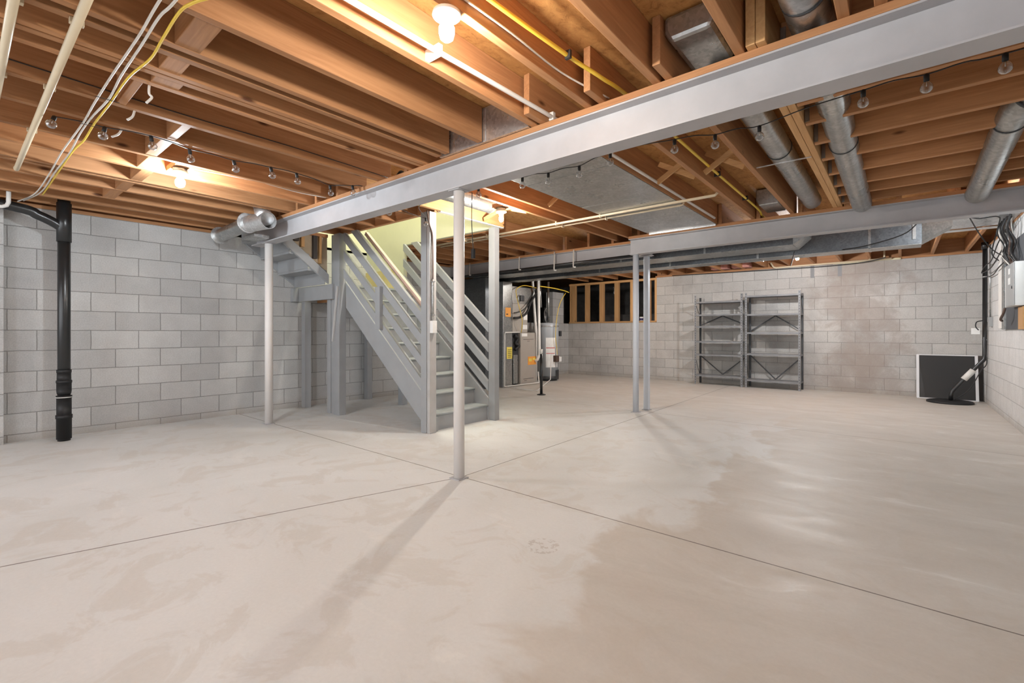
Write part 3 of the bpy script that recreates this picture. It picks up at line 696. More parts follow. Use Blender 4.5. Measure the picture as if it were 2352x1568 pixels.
# paired cream pipes behind the stairs
hang = lambda y: [(x-.008, x+.008, y-.02, y+.02, 2.30, 2.3445 if x < -2.6 else 2.3365) for x in (-4.55, -4.15, -3.06, -2.49)]
pipe([(-5.2, 4.49, 2.320), (-1.31, 4.48, 2.320), (-1.285, 4.48, 2.343)], .013, pvc, 'pvc_pipe', 'cream plastic pipe crossing under the joists behind the stairs, upper of a pair', straps=hang(4.49))
pipe([(-5.2, 4.62, 2.322), (-1.66, 4.62, 2.322), (-1.64, 4.62, 2.343)], .011, pvc, 'pvc_pipe', 'cream plastic pipe crossing under the joists behind the stairs, lower of a pair', straps=hang(4.62))
# black waste pipe with white drops along the hidden beam
t = thing('waste_pipe', (-4.4, 6.05, 2.12), 'long black waste pipe hung along the shadowed beam', 'pipe')
build(MB().tube([(-6.55, 6.06, 2.09), (-2.85, 6.06, 2.125)], .022, 14), 'run', abs_black, t)
for i, (x, zl) in enumerate(((-6.0, 2.15), (-4.85, 2.15), (-4.15, 2.08), (-3.80, 2.10))):
    pipe([(x, 6.03, JB-.03), (x, 6.02, zl-.03), (x+.01, 6.01, zl-.05), (x+.05, 6.0, zl-.055)], .010, pvc_white, 'drain_elbow',
         'thin white hooked pipe in front of the shadowed beam, %s from the left' % ORD[i], 'pipe', 10, group='white hooked pipes by the shadowed beam')

# black soil stack by the left wall
t = thing('soil_stack', (-6.357, .73, 0), 'thick black drain pipe standing by the left wall', 'pipe')
X, Y = -6.357, .73
build(MB().cyl((X, Y, .0), (X, Y, JT-.01), .049, seg=28), 'main_pipe', abs_black, t)
build(MB().lathe((X, Y, .02), [(.058, 0), (.058, .20), (.063, .20), (.063, .235), (.056, .235), (.056, .40), (.060, .40), (.060, .425)], 28), 'hub', rubber, t)
build(MB().cyl((X, Y, .425), (X, Y, .432), .062, seg=28), 'coupling_ring', pvc_white, t)
build(MB().lathe((X, Y, .46), [(.052, 0), (.056, .03), (.056, .11), (.060, .11), (.060, .135), (.053, .135), (.053, .21), (.056, .21), (.056, .24)], 28), 'cleanout', rubber, t)
build(MB().lathe((X, Y, 1.96), [(.057, 0), (.057, .38)], 28), 'tee_fitting', abs_black, t)
build(MB().tube(smoothpath([(X, Y, 2.08), (X, Y-.06, 2.13), (X+.02, .55, 2.185), (X+.03, .38, 2.235), (X+.04, -.5, 2.31)]), .045, 24), 'branch_pipe', abs_black, t)
pipe([(-6.255, .352, 2.42), (-6.255, .350, 2.25), (-6.255, .338, 2.22), (-6.25, .31, 2.205), (-6.25, .25, 2.20)], .016, pvc_white, 'drain_elbow', 'white hooked pipe beside the black drain at the far left', 'pipe', 12)
struct(MB().box(XL, XL+.08, .20, .335, 0, 2.31), 'trim_5', block_left)

# ------------------------------------------------------------------ sheet metal
# loose duct with wye next to the end of the long beam
t = thing('loose_duct_fitting', (-5.6, 2.08, 2.2), 'loose round galvanised duct with open elbow beside the end of the long beam', 'duct')
build(MB().pipe((-6.36, 2.10, 2.235), (-5.35, 2.06, 2.235), .075), 'round_pipe', galv, t)
build(MB().cyl((-6.33, 2.10, 2.24), (-6.342, 2.10, 2.24), .10, seg=28), 'collar', foil, t)
build(MB().cyl((-5.40, 2.06, 2.245), (-5.412, 2.06, 2.245), .108, seg=28), 'collar', foil, t)
build(MB().pipe((-5.39, 2.07, 2.235), (-5.06, 2.13, 2.235), .088), 'elbow', foil, t)
build(MB().tube([(-5.12, 2.12, 2.25), (-5.20, 2.125, 2.34), (-5.27, 2.125, 2.44)], .08, 24, True, [.085, .078, .07]), 'branch', foil, t)
build(MB().box(-5.75, -5.45, 2.14, 2.3, 2.12, 2.15), 'hanger_strip', galv, t)
# crimped register boots and round ducts
def rduct(path, r, label, bands=(), m=None, pieces=True):
    t = thing('round_duct', path[0], label, 'duct')
    build(MB().tube(path, r, 28, False).tube(path[::-1], r-.003, 28, False).ring(path[-1], Vector(path[-1])-Vector(path[-2]), r, r-.012, 28), 'duct_body', m or galv, t)
    for p, q in bands: build(MB().cyl(p, q, r+.004, seg=28), 'band', dark_metal, t)
    return t
rduct([(-.315, 1.35, 2.455), (-.31, 2.1, 2.445), (-.30, 2.6, 2.435), (-.31, 4.0, 2.40), (-.30, 5.3, 2.345), (-.295, 5.72, 2.325)], .082,
      'long round galvanised duct passing over the long beam, nearest the right side joists', [((-.3105, 4.0, 2.40), (-.3105, 4.012, 2.40)), ((-.304, 2.215, 2.442), (-.304, 2.225, 2.442))])
rduct([(-.705, 2.56, 2.46), (-.705, 4.0, 2.45), (-.71, 5.74, 2.435)], .083, 'dull round duct between joists, left of the doubled header', [((-.705, 3.98, 2.45), (-.705, 3.99, 2.45))])
rduct([(.97, 3.72, 2.50), (.72, 3.76, 2.47), (.60, 3.86, 2.43), (.535, 4.0, 2.40), (.52, 4.2, 2.375), (.51, 5.2, 2.30), (.508, 5.72, 2.27)], .080,
      'round galvanised duct elbowing down from the right, nearest the right wall', [((.52, 4.18, 2.377), (.52, 4.19, 2.376)), ((.56, 3.92, 2.415), (.552, 3.93, 2.412))])
t = thing('register_boot', (-.76, 2.3, 2.4), 'boxy sheet metal duct boot above the near side of the long beam', 'duct')
build(MB().prism([(-.85, 2.19, 2.45), (-.66, 2.19, 2.45), (-.635, 2.19, 2.50), (-.635, 2.19, 2.575), (-.875, 2.19, 2.575), (-.875, 2.19, 2.5)], (0, .36, 0)), 'duct_body', galv, t, bev=.02)
t = thing('register_boot', (-1.07, 5.6, 2.4), 'boxy sheet metal duct boot in front of the second beam', 'duct')
build(MB().prism([(-1.15, 5.45, 2.40), (-.97, 5.45, 2.40), (-.935, 5.45, 2.46), (-.935, 5.45, 2.57), (-1.18, 5.45, 2.57), (-1.18, 5.45, 2.46)], (0, .40, 0)), 'duct_body', galv, t, bev=.01)
t = thing('duct_hanger_rod', (-.7, 4.0, 2.33), 'thin metal strap holding the dull round duct below the joists', 'bracket')
build(MB().box(-.86, -.50, 3.995, 4.005, 2.338, 2.3445), 'strap', foil, t)
# pan of sheet metal under the joists
t = thing('return_air_pan', (-2.09, 4.3, 2.34), 'wide flat sheet metal panel closing the joist bay between the beams', 'duct')
yy = [2.47, 3.21, 4.13, 5.0, 5.79]
for a, b in zip(yy, yy[1:]):
    build(MB().box(-2.505, -1.67, a+.003, b-.003, 2.337, 2.3435), 'sheet_panel', galv, t, bev=.001)
build(MB().box(-2.50, -1.68, 5.775, 5.79, 2.325, 2.3369), 'bright_edge', foil, t)
# sheet metal end piece by the long beam
t = thing('sheet_metal_cap', (-2.17, 2.31, 2.35), 'bright sheet metal cap closing the joist bay at the long beam', 'duct')
build(MB().box(-2.60, -1.78, 2.300, 2.306, JB+.001, JT-.004), 'sheet_panel', foil, t)
build(MB().box(-2.60, -1.78, 2.306, 2.322, JB+.001, JB+.008), 'lip', foil, t)
build(MB().board((-2.15, 2.297, 2.35), (-2.15, 2.297, 2.56), .01, .02, (1, 0, 0)), 'flange', foil, t)
# metal end of joist
t = thing('silver_flex_duct', (-3.45, 3.1, 2.42), 'round silver duct lying between joists right of the stair opening', 'duct')
build(MB().pipe((-3.47, 2.6, 2.45), (-3.47, 3.80, 2.45), .075), 'duct_body', galv, t)
build(MB().cyl((-3.47, 3.80, 2.45), (-3.47, 3.86, 2.45), .078, .05), 'end_cap', foil, t)

# ------------------------------------------------------------------ trunk ducts
t = thing('trunk_duct', (-3.3, 6.5, 2.1), 'rectangular main air duct behind the second beam, left one with tapered end', 'duct')
x1 = -.98
zb1, ya, yb_ = 2.105, 6.36, 6.80
build(MB().prism([(-6.35, ya, zb1), (-6.35, yb_, zb1), (-6.35, yb_, 2.33), (-6.35, ya, 2.33)], (x1+6.35, 0, 0)), 'duct_body', galv_shaded, t, bev=.004)
build(MB().add([(x1, ya, zb1), (x1, yb_, zb1), (x1, yb_, 2.33), (x1, ya, 2.33), (x1+.14, ya+.07, 2.21), (x1+.14, yb_-.07, 2.21), (x1+.14, yb_-.07, 2.32), (x1+.14, ya+.07, 2.32)],
     [(0, 4, 7, 3), (0, 1, 5, 4), (1, 2, 6, 5), (2, 3, 7, 6), (4, 5, 6, 7)]), 'end_cap', galv, t)
for x in (-5.6, -4.4, -3.2, -2.0): build(MB().box(x, x+.025, ya-.006, yb_+.006, zb1-.006, 2.335), 'seam', galv, t)
build(MB().box(-6.3, x1-.002, ya+.004, yb_-.004, zb1-.004, zb1-.0005), 'lit_underside', galv, t)  # lighter sheet paints the brighter look of the duct's underside
t = thing('trunk_duct', (-1.8, 7.1, 2.02), 'dark rectangular air duct further back, extending to the right', 'duct')
zb2, yc, yd = 2.066, 6.98, 7.27
build(MB().box(-6.2, .18, yc, yd, zb2, 2.32), 'duct_body', galv_shaded, t, bev=.004)
build(MB().box(-6.2, .18, yc-.005, yd+.005, zb2-.005, zb2-.0005), 'lit_underside', galv, t)
for x in (-3.9, -2.7, -1.5, -.3): build(MB().box(x, x+.025, yc-.005, yd+.006, zb2-.009, 2.325), 'seam', galv, t)
build(MB().add([(.18, yc, zb2+.02), (.18, yd, zb2+.02), (.18, yd, 2.32), (.18, yc, 2.32), (.42, yc-.2, 2.20), (.42, yd-.2, 2.20), (.42, yd-.2, 2.335), (.42, yc-.2, 2.335)],
     [(0, 4, 7, 3), (0, 1, 5, 4), (1, 2, 6, 5), (2, 3, 7, 6), (4, 5, 6, 7)]), 'transition', galv, t)
for i, (x, y) in enumerate(((.10, 6.974), (-3.0, 6.974))):
    build(MB().box(x, x+.03, y-.006, y, 2.12, JB), 'duct_strap', galv, label=['metal hanger strap at the right end of the dark duct', 'metal hanger strap at the middle of the dark duct'][i], cat='bracket')
t = thing('lit_joist_bottoms', (.5, 6.6, 2.3), 'bright added sheet for strongly lit joist bottoms above the right rear corner', 'duct')  # bright sheet and white strips stand in for strongly lit joist bottoms
build(MB().box(.40, .98, 6.3, 7.9, 2.335, 2.343), 'sheet_panel', foil, t)
build(MB().board((.32, 8.05, 2.334), (.985, 8.05, 2.334), .05, .02), 'edge_strip', white_strip, t)
build(MB().board((.30, 6.9, 2.30), (.22, 7.5, 2.335), .02, .012), 'strip', white_strip, t)

# ------------------------------------------------------------------ mechanical corner
t = thing('return_duct', (-6.15, 6.97, 0), 'tall galvanised return duct standing beside the furnace', 'duct')
build(MB().box(-6.45, -5.9, 6.83, 7.11, .002, 2.05), 'duct_body', galv, t, bev=.004)
build(MB().box(-6.60, -6.0, 6.44, 6.829, .002, 2.095), 'dark_plenum', galv_shaded, t)
for z in (.95, 1.24): build(MB().box(-6.45, -5.894, 6.826, 7.114, z, z+.012), 'seam', galv, t)
build(MB().box(-5.8995, -5.897, 6.90, 7.06, 1.37, 1.55), 'orange_label', sticker_o, t)
build(MB().box(-5.8969, -5.8962, 6.92, 6.98, 1.41, 1.43), 'print', ink, t)
build(MB().box(-5.8995, -5.897, 6.94, 7.105, .55, .78), 'yellow_label', sticker_y, t)
for k in range(5): build(MB().box(-5.8969, -5.8962, 6.97, 7.08, .58+.035*k, .59+.035*k), 'print', ink, t)
t = thing('furnace', (-6.15, 7.55, 0), 'taupe upright gas furnace with orange sticker', 'furnace')
build(MB().box(-6.5, -5.87, 7.33, 7.85, .025, 1.06), 'cabinet', furn, t, bev=.006)
build(MB().box(-6.45, -5.9, 7.36, 7.82, .001, .025), 'base', dark_metal, t)
build(MB().box(-5.8699, -5.866, 7.335, 7.845, .05, .97), 'door', furn, t, bev=.002)
for a, b in ((.92, 7.55), (.12, 7.45)):
    build(MB().box(-5.866, -5.864, 7.42, 7.76, a, a+.007).box(-5.866, -5.864, b, b+.08, a-.035, a-.028), 'vent_slots', ink, t)
build(MB().box(-5.8659, -5.8635, 7.57, 7.85, .40, .57), 'orange_sticker', sticker_o, t)
build(MB().box(-5.8634, -5.8628, 7.60, 7.70, .47, .53).box(-5.8634, -5.8628, 7.73, 7.83, .50, .535), 'print', sticker_y, t)
build(MB().box(-5.8699, -5.866, 7.37, 7.55, .985, 1.045), 'rating_label', sticker_w, t)
t = thing('cooling_coil_cabinet', (-6.15, 7.4, 1.07), 'taupe coil cabinet with tapered plenum on top of the furnace', 'air handler')
build(MB().box(-6.5, -5.9, 7.12, 7.60, 1.062, 1.64), 'cabinet', furn, t, bev=.006)
a = [(-6.5, 7.12, 1.641), (-5.9, 7.12, 1.641), (-5.9, 7.60, 1.641), (-6.5, 7.60, 1.641)]
b = [(-6.4, 7.13, 1.985), (-5.95, 7.13, 1.985), (-5.95, 7.95, 1.985), (-6.4, 7.95, 1.985)]
build(MB().add(a+b, [(0, 1, 5, 4), (1, 2, 6, 5), (2, 3, 7, 6), (3, 0, 4, 7)]), 'plenum', galv, t)
for y0, y1, z0, z1 in ((7.47, 7.59, 1.32, 1.42), (7.44, 7.585, 1.13, 1.22)): build(MB().box(-5.8999, -5.897, y0, y1, z0, z1), 'white_label', sticker_w, t)
t = thing('duct_thermostat', (-5.88, 7.36, 1.75), 'dark round control mounted on the furnace plenum', 'control')
build(MB().cyl((-5.93, 7.36, 1.75), (-5.88, 7.36, 1.75), .075, seg=20), 'back_plate', foil, t)
build(MB().box(-5.88, -5.84, 7.31, 7.43, 1.69, 1.81), 'cover', dark_metal, t, bev=.015)
t = thing('furnace_filter_rack', (-5.95, 7.22, 0), 'dark filter cabinet between return duct and furnace', 'filter')
build(MB().box(-6.4, -5.92, 7.115, 7.325, .04, 1.055), 'cabinet', dark_metal, t)
build(MB().box(-5.919, -5.88, 7.13, 7.26, .05, .62), 'filter_box', galv, t, bev=.004)
build(MB().tube(smoothpath([(-5.89, 7.16, 1.0), (-5.87, 7.25, .95), (-5.89, 7.2, .85), (-5.87, 7.28, .8), (-5.89, 7.18, .72)]), .03, 12), 'hose', rubber, t)
# insulated refrigerant line and cables
pipe([(-5.86, 7.10, 1.35), (-5.80, 7.25, 1.37), (-5.80, 7.45, 1.47), (-5.85, 7.66, 1.70), (-5.885, 7.95, 1.95), (-5.9, 8.05, 2.05)], .022, rubber, 'insulated_line', 'thick black insulated pipe curving beside the furnace', 'pipe', 14, True)
pipe([(-5.87, 7.12, 1.45), (-5.80, 7.30, 1.50), (-5.80, 7.6, 1.70), (-5.84, 7.85, 1.93)], .009, rubber, 'insulated_line', 'thin black line curving above the thick insulated pipe', 'pipe', 10, True)
pipe([(-5.85, 7.33, 1.06), (-5.76, 7.25, 1.3), (-5.77, 7.15, 1.6), (-5.82, 7.14, 1.8), (-5.86, 7.2, 1.93), (-5.9, 7.5, 2.02), (-5.9, 7.9, 2.0)], .007, gas_yellow, 'gas_connector', 'yellow gas line rising in front of the furnace', 'pipe', 10, True)
pipe([(-5.86, 7.9, 2.04), (-5.83, 8.4, 2.03), (-5.80, 8.8, 2.0), (-5.80, 9.0, 1.97)], .010, gas_yellow, 'gas_connector', 'yellow gas line running under the joists above the water heater', 'pipe', 10, True)
pipe([(-5.80, 8.87, 1.95), (-5.80, 8.65, 1.72), (-5.80, 8.52, 1.4), (-5.80, 8.47, 1.0), (-5.80, 8.52, .7), (-5.81, 8.55, .58)], .007, gas_yellow, 'gas_connector', 'yellow gas line hanging in front of the water heater', 'pipe', 10, True)
pipe([(-6.1, 8.03, 2.2), (-6.1, 8.157, 1.07), (-6.1, 8.157, .001)], .030, pvc_white, 'vent_pipe', 'white plastic vent pipe rising behind the furnace, left one', 'pipe')
pipe([(-5.79, 7.82, 2.2), (-5.79, 7.865, .60), (-5.82, 7.83, .50), (-5.86, 7.80, .47)], .030, pvc_white, 'vent_pipe', 'white plastic vent pipe in front of the furnace side, right one', 'pipe')
pipe([(-6.15, 8.35, 2.2), (-6.15, 8.40, 1.62)], .032, galv, 'vent_pipe', 'grey flue pipe rising above the water heater', 'pipe')
pipe([(-6.1, 8.62, 2.2), (-6.1, 8.62, 1.30)], .026, galv, 'vent_pipe', 'thin grey metal pipe rising right of the flue above the heater', 'pipe')
t = thing('condensate_drain', (-5.85, 7, 0), 'white plastic drain piping on the floor in front of the furnace', 'pipe')
build(MB().tube([(-5.87, 7.33, 1.07), (-5.85, 6.84, 1.065), (-5.85, 6.82, 1.04), (-5.849, 6.815, .03), (-5.76, 7.80, .03), (-5.80, 7.86, .04), (-5.82, 7.86, .25)], .013, 10), 'run', pvc_white, t)
build(MB().tube([(-5.84, 6.86, .02), (-5.13, 6.73, .02), (-5.05, 6.80, .02), (-5.80, 8.20, .02), (-5.82, 8.30, .05), (-5.82, 8.34, .6)], .011, 10), 'run', pvc_white, t)
# water heater
t = thing('water_heater', (-6.1, 8.58, 0), 'pale grey cylindrical gas water heater', 'water heater')
cx, cy, r = -6.1, 8.58, .25
build(MB().lathe((cx, cy, .10), [(r, 0), (r, 1.14), (r*.97, 1.17), (r*.5, 1.18)], 40), 'tank', tank_m, t)
build(MB().cyl((cx, cy, .03), (cx, cy, .099), r+.006, seg=40), 'skirt', dark_metal, t)
build(MB().cyl((cx, cy, .0005), (cx, cy, .03), r-.03, seg=40), 'foot', dark_metal, t)
build(MB().cyl((cx, cy, 1.19), (cx, cy, 1.215), r+.008, seg=40), 'top_band', foil, t)
def curved(z0, z1, a0, a1, rr, m, name):
    n = 8; v = []
    for k in range(n+1):
        a = math.radians(a0+(a1-a0)*k/n); v += [(cx+math.cos(a)*rr, cy+math.sin(a)*rr, z0), (cx+math.cos(a)*rr, cy+math.sin(a)*rr, z1)]
    build(MB().add(v, [(2*k, 2*k+2, 2*k+3, 2*k+1) for k in range(n)]), name, m, t)
curved(.30, .95, -62, -10, r+.002, sticker_w, 'data_label')
curved(.72, .735, -60, -14, r+.004, red_ink, 'label_border'); curved(.60, .612, -60, -14, r+.004, red_ink, 'label_border')
curved(.30, .72, -2, 8, r+.002, sticker_w, 'warning_strip'); curved(.50, .52, -2, 8, r+.004, red_ink, 'label_border')
curved(.04, .23, -8, 60, r+.009, dark_metal, 'burner_cover')
build(MB().box(cx+.20, cx+.32, cy-.10, cy-.0, .42, .56), 'gas_valve', copperish, t, bev=.01)
build(MB().box(cx+.23, cx+.33, cy+.005, cy+.09, .42, .53), 'control_box', sticker_w, t, bev=.01)
build(MB().cyl((cx-.02, cy-.05, 1.28), (cx-.02, cy-.05, 1.50), .045, seg=14).cyl((cx-.02, cy-.05, 1.5), (cx-.02, cy-.05, 1.62), .028, seg=14), 'draft_hood', dark_metal, t)
build(MB().tube(smoothpath([(cx+.05, cy-.1, 1.28), (cx+.08, cy-.2, 1.38), (cx+.03, cy-.15, 1.52), (cx, cy-.05, 1.60)]), .010, 10), 'water_line', silver_cap, t)
build(MB().box(cx+.16, cx+.20, cy+.22, cy+.28, .98, 1.10), 'relief_valve', dark_metal, t)
# black jack post on the floor
t = thing('short_floor_stand', (-4.727, 6.474, 0), 'short black pipe stub standing on the floor in front of the furnace', 'pipe')
build(MB().cyl((-4.727, 6.474, .008), (-4.727, 6.474, .70), .024, seg=18), 'shaft', abs_black, t)
build(MB().cyl((-4.727, 6.474, .70), (-4.727, 6.474, .78), .026, seg=18), 'cap', pvc_white, t)
build(MB().lathe((-4.727, 6.474, .0005), [(.075, 0), (.075, .008), (.03, .02)], 20), 'base_plate', rubber, t)
# smoke alarm like puck on the joists
build(MB().lathe((-4.05, 8.6, JB-.001), [(.055, 0), (.06, -.02), (.05, -.035)], 20), 'smoke_alarm', pvc_white, label='small white round alarm under the far joists, above the stud opening', cat='smoke alarm')
# bucket and dangling bulb in the crawl space
q = thing('paint_bucket', (-4.62, 10.36, 1.334), 'small white bucket with navy label on the half wall ledge', 'bucket')
build(MB().lathe((-4.66, 10.335, 1.3345), [(.038, 0), (.042, .075), (.045, .08), (.045, .09), (.03, .095)], 20), 'tub', sticker_w, q)
build(MB().lathe((-4.66, 10.335, 1.35), [(.0425, 0), (.0435, .045)], 20), 'navy_label', blue_plastic, q)
q = thing('hanging_bulb', (-6.0, 11.6, 2.2), 'unlit white bulb hanging inside the crawl space behind the studs', 'lamp')
build(MB().lathe((-6.0, 11.6, 2.3), [(.05, 0), (.05, -.02), (.02, -.03), (.02, -.09)], 14), 'holder', porcelain, q)
build(MB().lathe((-6.0, 11.6, 2.21), [(.015, 0), (.035, -.05), (.03, -.09), (.01, -.105)], 14), 'bulb', porcelain, q)
build(MB().tube([(-6.0, 11.6, 2.30), (-6.0, 11.6, JT)], .012, 6), 'stem', galv, q)
build(MB().box(-6.4, -4.6, 11.8, 12.3, 1.251, 1.55), 'crawlspace_ledge', crawl_block, label='dark masonry ledge inside the crawl space behind the studs', cat='ledge')

# ------------------------------------------------------------------ shelving
def shelf_unit(x0, x1, zs, top, label, yf=9.86, yb=10.20):
    t = thing('shelving_unit', ((x0+x1)/2, (yf+yb)/2, 0), label, 'shelf', 'metal shelving units')
    w = .035
    for x, sx in ((x0, 1), (x1, -1)):
        for y, sy in ((yf, 1), (yb, -1)):
            z1 = top if y == yf else top-.03
            p = build(MB().box(x, x+sx*w, y, y+sy*.003, .0005, z1).box(x, x+sx*.003, y+sy*.003, y+sy*w, .0005, z1), 'upright', shelf_m if y == yf else shelf_shaded, t)
            if y == yf:
                h = MB()
                for k in range(int(z1/.05)): h.box(x+sx*.012, x+sx*.022, y-.0008, y, .04+k*.05, .058+k*.05)
                build(h, 'slot_holes', ink, p)
    for z in zs:
        m = MB().box(x0+.004, x1-.004, yf+.004, yb-.004, z-.004, z).box(x0+.004, x1-.004, yf+.004, yf+.007, z-.032, z-.004)
        m.box(x0+.004, x1-.004, yb-.007, yb-.004, z-.032, z-.004).box(x0+.004, x0+.007, yf+.007, yb-.007, z-.032, z-.004).box(x1-.007, x1-.004, yf+.007, yb-.007, z-.032, z-.004)
        build(m, 'shelf_board', shelf_m, t)
    xm = (x0+x1)/2
    yq = yb+.004
    for a, b in (((x0+.02, yq, zs[2]+.02), (xm, yq, zs[1]-.03)), ((x1-.02, yq, zs[2]+.02), (xm, yq, zs[1]-.03)),
                 ((x0+.02, yq, zs[-2]-.05), (xm, yq, zs[-1]+.0)), ((x1-.02, yq, zs[-2]-.05), (xm, yq, zs[-1]+.0))):
        build(MB().board(a, b, .022, .003, (0, 1, 0)), 'brace', shelf_shaded, t)
    for xx in (x0-.004, x1+.002):
        build(MB().board((xx, yf+.02, top-.12), (xx, yb-.02, zs[1]), .018, .003, (1, 0, 0)), 'brace', shelf_shaded, t)
        build(MB().board((xx, yf+.02, zs[-2]), (xx, yb-.02, zs[-1]), .018, .003, (1, 0, 0)), 'brace', shelf_shaded, t)
    return t
shelf_unit(-3.285, -2.37, (1.695, 1.435, 1.195, .888, .62, .20), 1.825, 'grey metal shelving unit with six shelves, left of the two')
shelf_unit(-2.325, -1.40, (1.775, 1.42, 1.07, .66, .16), 1.83, 'grey metal shelving unit with five shelves, right of the two')

# ------------------------------------------------------------------ things along the top of the back wall
t = thing('pvc_pipe', (-.9, 10.2, 2.32), 'white plastic pipe along the top of the back wall behind the ducts', 'pipe')
build(MB().tube([(-1.95, 10.23, 2.42), (-1.90, 10.23, 2.33), (-1.86, 10.23, 2.315), (-.12, 10.23, 2.325)], .016, 12), 'run', pvc, t)
build(MB().tube([(-.22, 10.23, 2.33), (-.22, 10.23, 2.5)], .014, 10).tube([(-.42, 10.23, 2.33), (-.42, 10.23, 2.5)], .014, 10), 'riser_pipe', pvc, t)
build(MB().tube(smoothpath([(-.95, 10.27, 2.318), (-.6, 10.265, 2.31), (-.3, 10.27, 2.322), (.0, 10.27, 2.315)]), .017, 10), 'foam_bead', foam, t)
pipe([(-3.9, 10.262, 2.325), (-2.8, 10.26, 2.30), (-1.9, 10.26, 2.285), (-1.1, 10.26, 2.275), (-.5, 10.20, 2.29), (-.2, 10.1, 2.33)], .009, black_cable, 'low_voltage_wire', 'dark cable drooping along the top of the back wall', 'cable', 8, True)
pipe([(-.55, 6.972, 2.075), (-.3, 6.90, 2.09), (.05, 6.7, 2.16), (.2, 6.5, 2.34)], .006, black_cable, 'low_voltage_wire', 'black cable slung diagonally under the dark duct at right', 'cable', 8, True)
pipe([(-1.02, 6.72, 2.07), (-1.15, 7.3, 1.97), (-1.2, 7.9, 2.18)], .005, black_cable, 'low_voltage_wire', 'thin black cable leading to the distant bulb', 'cable', 8, True)
for i, x in enumerate((-3.05, -2.65)):
    build(MB().box(x+.02, x+.34, 10.10, YB+.08, JB+.02, JB+.12), 'insulation_batt', pink_ins, label=['pink insulation between far joists above the shelves, left piece', 'pink insulation between far joists above the shelves, right piece'][i], cat='insulation')
for i, x in enumerate((-1.30, -.88)):
    build(MB().box(x, x+.06, YB-.004, YB-.0005, 2.08, 2.305), 'dark_wall_patch', mat_plain('dark_grey_wall_patch', (.26, .27, .28), .9), label=['dark grey vertical patch near the top of the back wall, left one', 'dark grey vertical patch near the top of the back wall, right one'][i], cat='patch', group='dark patches on the back wall')  # thin dark grey patches on the wall face

# ------------------------------------------------------------------ right rear corner
t = thing('window_screen', (.575, 10.1, 0), 'dark insect screen in a white frame leaning on the back wall', 'window screen')
def sy(z): return 10.08 + z*.24
x0, x1, zt = .20, .915, .70
fr_ = lambda a, b, w, h, n: build(MB().board(a, b, w, h, (0, 1, 0)), n, alu, t)
build(MB().board((x0+.012, sy(.0)+.0, .01), (x0+.012, sy(zt), zt), .035, .012, (0, 1, -.24)), 'frame_side', alu, t)
build(MB().board((x1-.012, sy(.0), .01), (x1-.012, sy(zt), zt), .035, .012, (0, 1, -.24)), 'frame_side', alu, t)
build(MB().board((x0, sy(zt)-.002, zt), (x1, sy(zt)-.002, zt), .014, .014, (0, 1, 0)), 'frame_rail', alu, t)
build(MB().board((x0, sy(.01), .010), (x1, sy(.01), .010), .014, .014, (0, 1, 0)), 'frame_rail', alu, t)
build(MB().add([(x0+.02, sy(.01)+.001, .01), (x1-.02, sy(.01)+.001, .01), (x1-.02, sy(zt)+.001, zt), (x0+.02, sy(zt)+.001, zt)], [(0, 1, 2, 3)]), 'insect_mesh', screen_m, t)
t = thing('dark_board', (.95, 10.2, 0), 'dark brown board standing in the corner behind the screen', 'board')
build(MB().box(.925, .978, 10.245, 10.28, .001, .70), 'plank', gap_shade_board, t)
t = thing('sump_pit', (.57, 9.70, 0), 'round black sump pit cover on the floor by the screen', 'sump')
build(MB().lathe((.57, 9.72, .0005), [(.27, 0), (.27, .022), (.255, .032), (.05, .036)], 40), 'lid', rubber, t)
t = thing('sump_discharge_pipe', (.94, 9.8, 1), 'black sump discharge pipe rising up the rear right corner', 'pipe')
build(MB().tube([(.955, 9.80, 2.40), (.95, 9.78, .72), (.945, 9.77, .67), (.60, 9.74, .18), (.585, 9.735, .13), (.58, 9.73, .035)], .026, 18), 'run', abs_black, t)
build(MB().cyl((.83, 9.757, .505), (.725, 9.749, .36), .040, seg=18), 'coupling', pvc_white, t)
for z in (.95, 1.88): build(MB().cyl((.9525, 9.79, z), (.9525, 9.79, z+.014), .031, seg=18), 'clamp', foil, t)
build(MB().cyl((.955, 9.80, 2.30), (.955, 9.80, 2.40), .040, seg=18), 'elbow', abs_black, t)
build(MB().tube(smoothpath([(.93, 9.74, 1.24), (.86, 9.70, 1.22), (.85, 9.70, 1.15), (.88, 9.70, 1.10)]), .007, 8), 'power_cord', black_cable, t)
build(MB().box(.80, .895, 9.70, 9.704, 1.04, 1.13), 'white_tag', sticker_w, t)
build(MB().tube(smoothpath([(.97, 9.7, 1.22), (.95, 9.72, .9), (.96, 9.66, .62), (.90, 9.68, .50), (.78, 9.68, .22), (.63, 9.70, .06)]), .006, 8), 'float_cord', black_cable, t)
t = thing('outlet_box', (.97, 9.5, 1.2), 'grey outlet box with thin conduit on the right wall', 'outlet')
build(MB().box(.945, .984, 9.30, 9.42, 1.15, 1.28), 'box', panel_grey, t, bev=.003)
build(MB().cyl((.965, 9.36, 1.281), (.965, 9.36, 2.31), .009, seg=10), 'conduit', galv, t)
t = thing('electrical_panel', (.93, 7.27, 1.35), 'grey electrical breaker panel on a dark board on the right wall', 'electrical panel')
build(MB().box(.972, .984, 7.0, 8.12, 1.10, 2.09), 'backing_board', slate_board, t)
build(MB().box(.955, .984, 8.13, 8.30, 1.10, 2.25), 'steel_channel', galv, t)
build(MB().box(.90, .971, 7.02, 7.60, 1.345, 1.80), 'cabinet', panel_side, t, bev=.004)
build(MB().box(.894, .899, 7.01, 7.50, 1.35, 1.795), 'door', panel_grey, t, bev=.002)
build(MB().box(.8925, .8939, 7.22, 7.34, 1.58, 1.65).box(.8925, .8939, 7.24, 7.33, 1.69, 1.75), 'label', sticker_w, t)
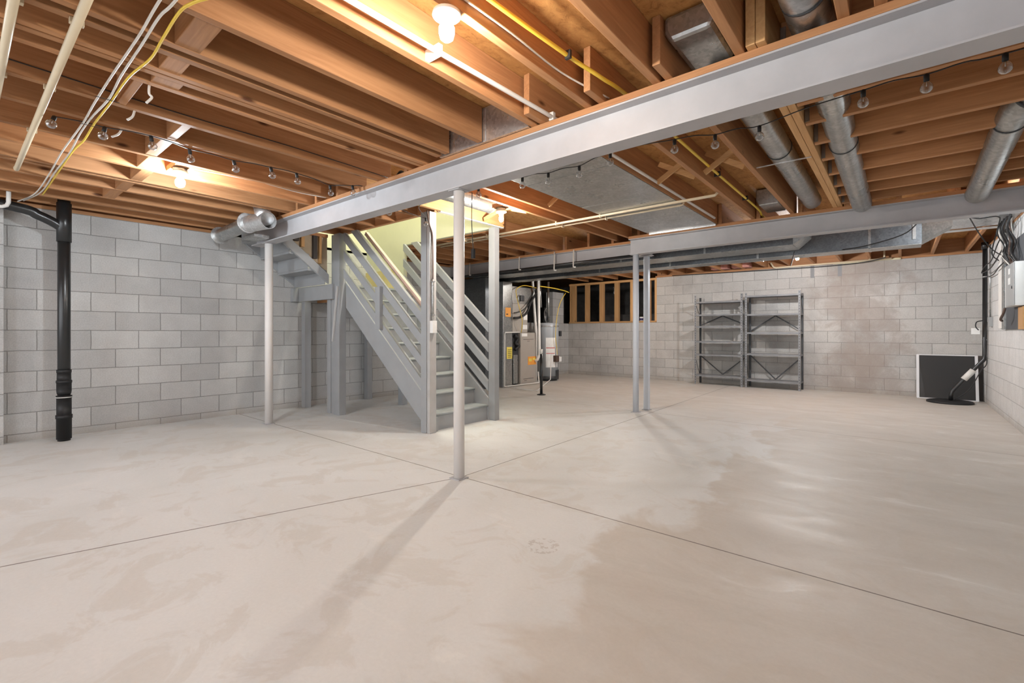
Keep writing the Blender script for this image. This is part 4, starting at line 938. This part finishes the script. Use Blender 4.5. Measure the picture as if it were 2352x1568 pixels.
build(MB().cyl((.893, 7.12, 1.54), (.890, 7.12, 1.54), .016, seg=16), 'lock', ink, t)
build(MB().box(.955, .971, 7.0, 7.25, 1.10, 1.335), 'wood_block', pine['z'], t, label='bare wooden block')
build(MB().cyl((.945, 7.75, 1.85), (.945, 7.75, 2.33), .035, seg=16), 'service_conduit', galv, t)
panel = t
t = thing('insulation_boards', (.96, 8.5, 2.0), 'tall white insulation strip on the right wall beside the panel', 'insulation')
build(MB().box(.962, .984, 8.32, 8.62, 1.12, 2.30), 'sheet', white_strip, t)
# tangle of cables over the panel
random.seed(3)
for i in range(11):
    y = 7.15 + random.random()*.55; x = .93 - random.random()*.05
    pts = [(x, y-.15+random.random()*.3, 2.33), (x-.04*random.random(), y, 2.2), (x+.02, y+.1*random.random(), 2.05), (x, y-.05+random.random()*.1, 1.93), (.93, 7.1+.45*random.random(), 1.80)]
    build(MB().tube(smoothpath(pts), .007+.004*random.random(), 8), 'cable', [black_cable, copperish, black_cable, romex][i % 4], panel)
for i, pts in enumerate(([(.92, 7.6, 2.25), (.90, 8.1, 2.14), (.93, 8.9, 2.03), (.93, 9.5, 2.02), (.92, 9.7, 1.97), (.90, 9.5, 1.92), (.92, 8.8, 1.93), (.93, 8.0, 2.05), (.93, 7.7, 1.95)],
                         [(.55, 6.9, 2.30), (.72, 7.8, 2.22), (.85, 8.0, 2.05), (.93, 7.8, 1.95), (.93, 7.55, 1.98)],
                         [(.92, 9.6, 1.86), (.95, 9.0, 1.84), (.93, 8.3, 1.87), (.93, 7.7, 1.90)],
                         [(.45, 6.7, 2.31), (.62, 7.0, 2.28), (.80, 7.2, 2.31), (.85, 7.6, 2.28), (.86, 8.2, 2.05), (.90, 8.05, 1.93)])):
    build(MB().tube(smoothpath(pts), .0065, 8), 'cable', black_cable, panel)
build(MB().tube(smoothpath([(.90, 7.60, 1.34), (.89, 7.62, 1.28), (.88, 7.72, 1.22), (.90, 7.8, 1.20)]), .012, 10), 'cable', copperish, panel)
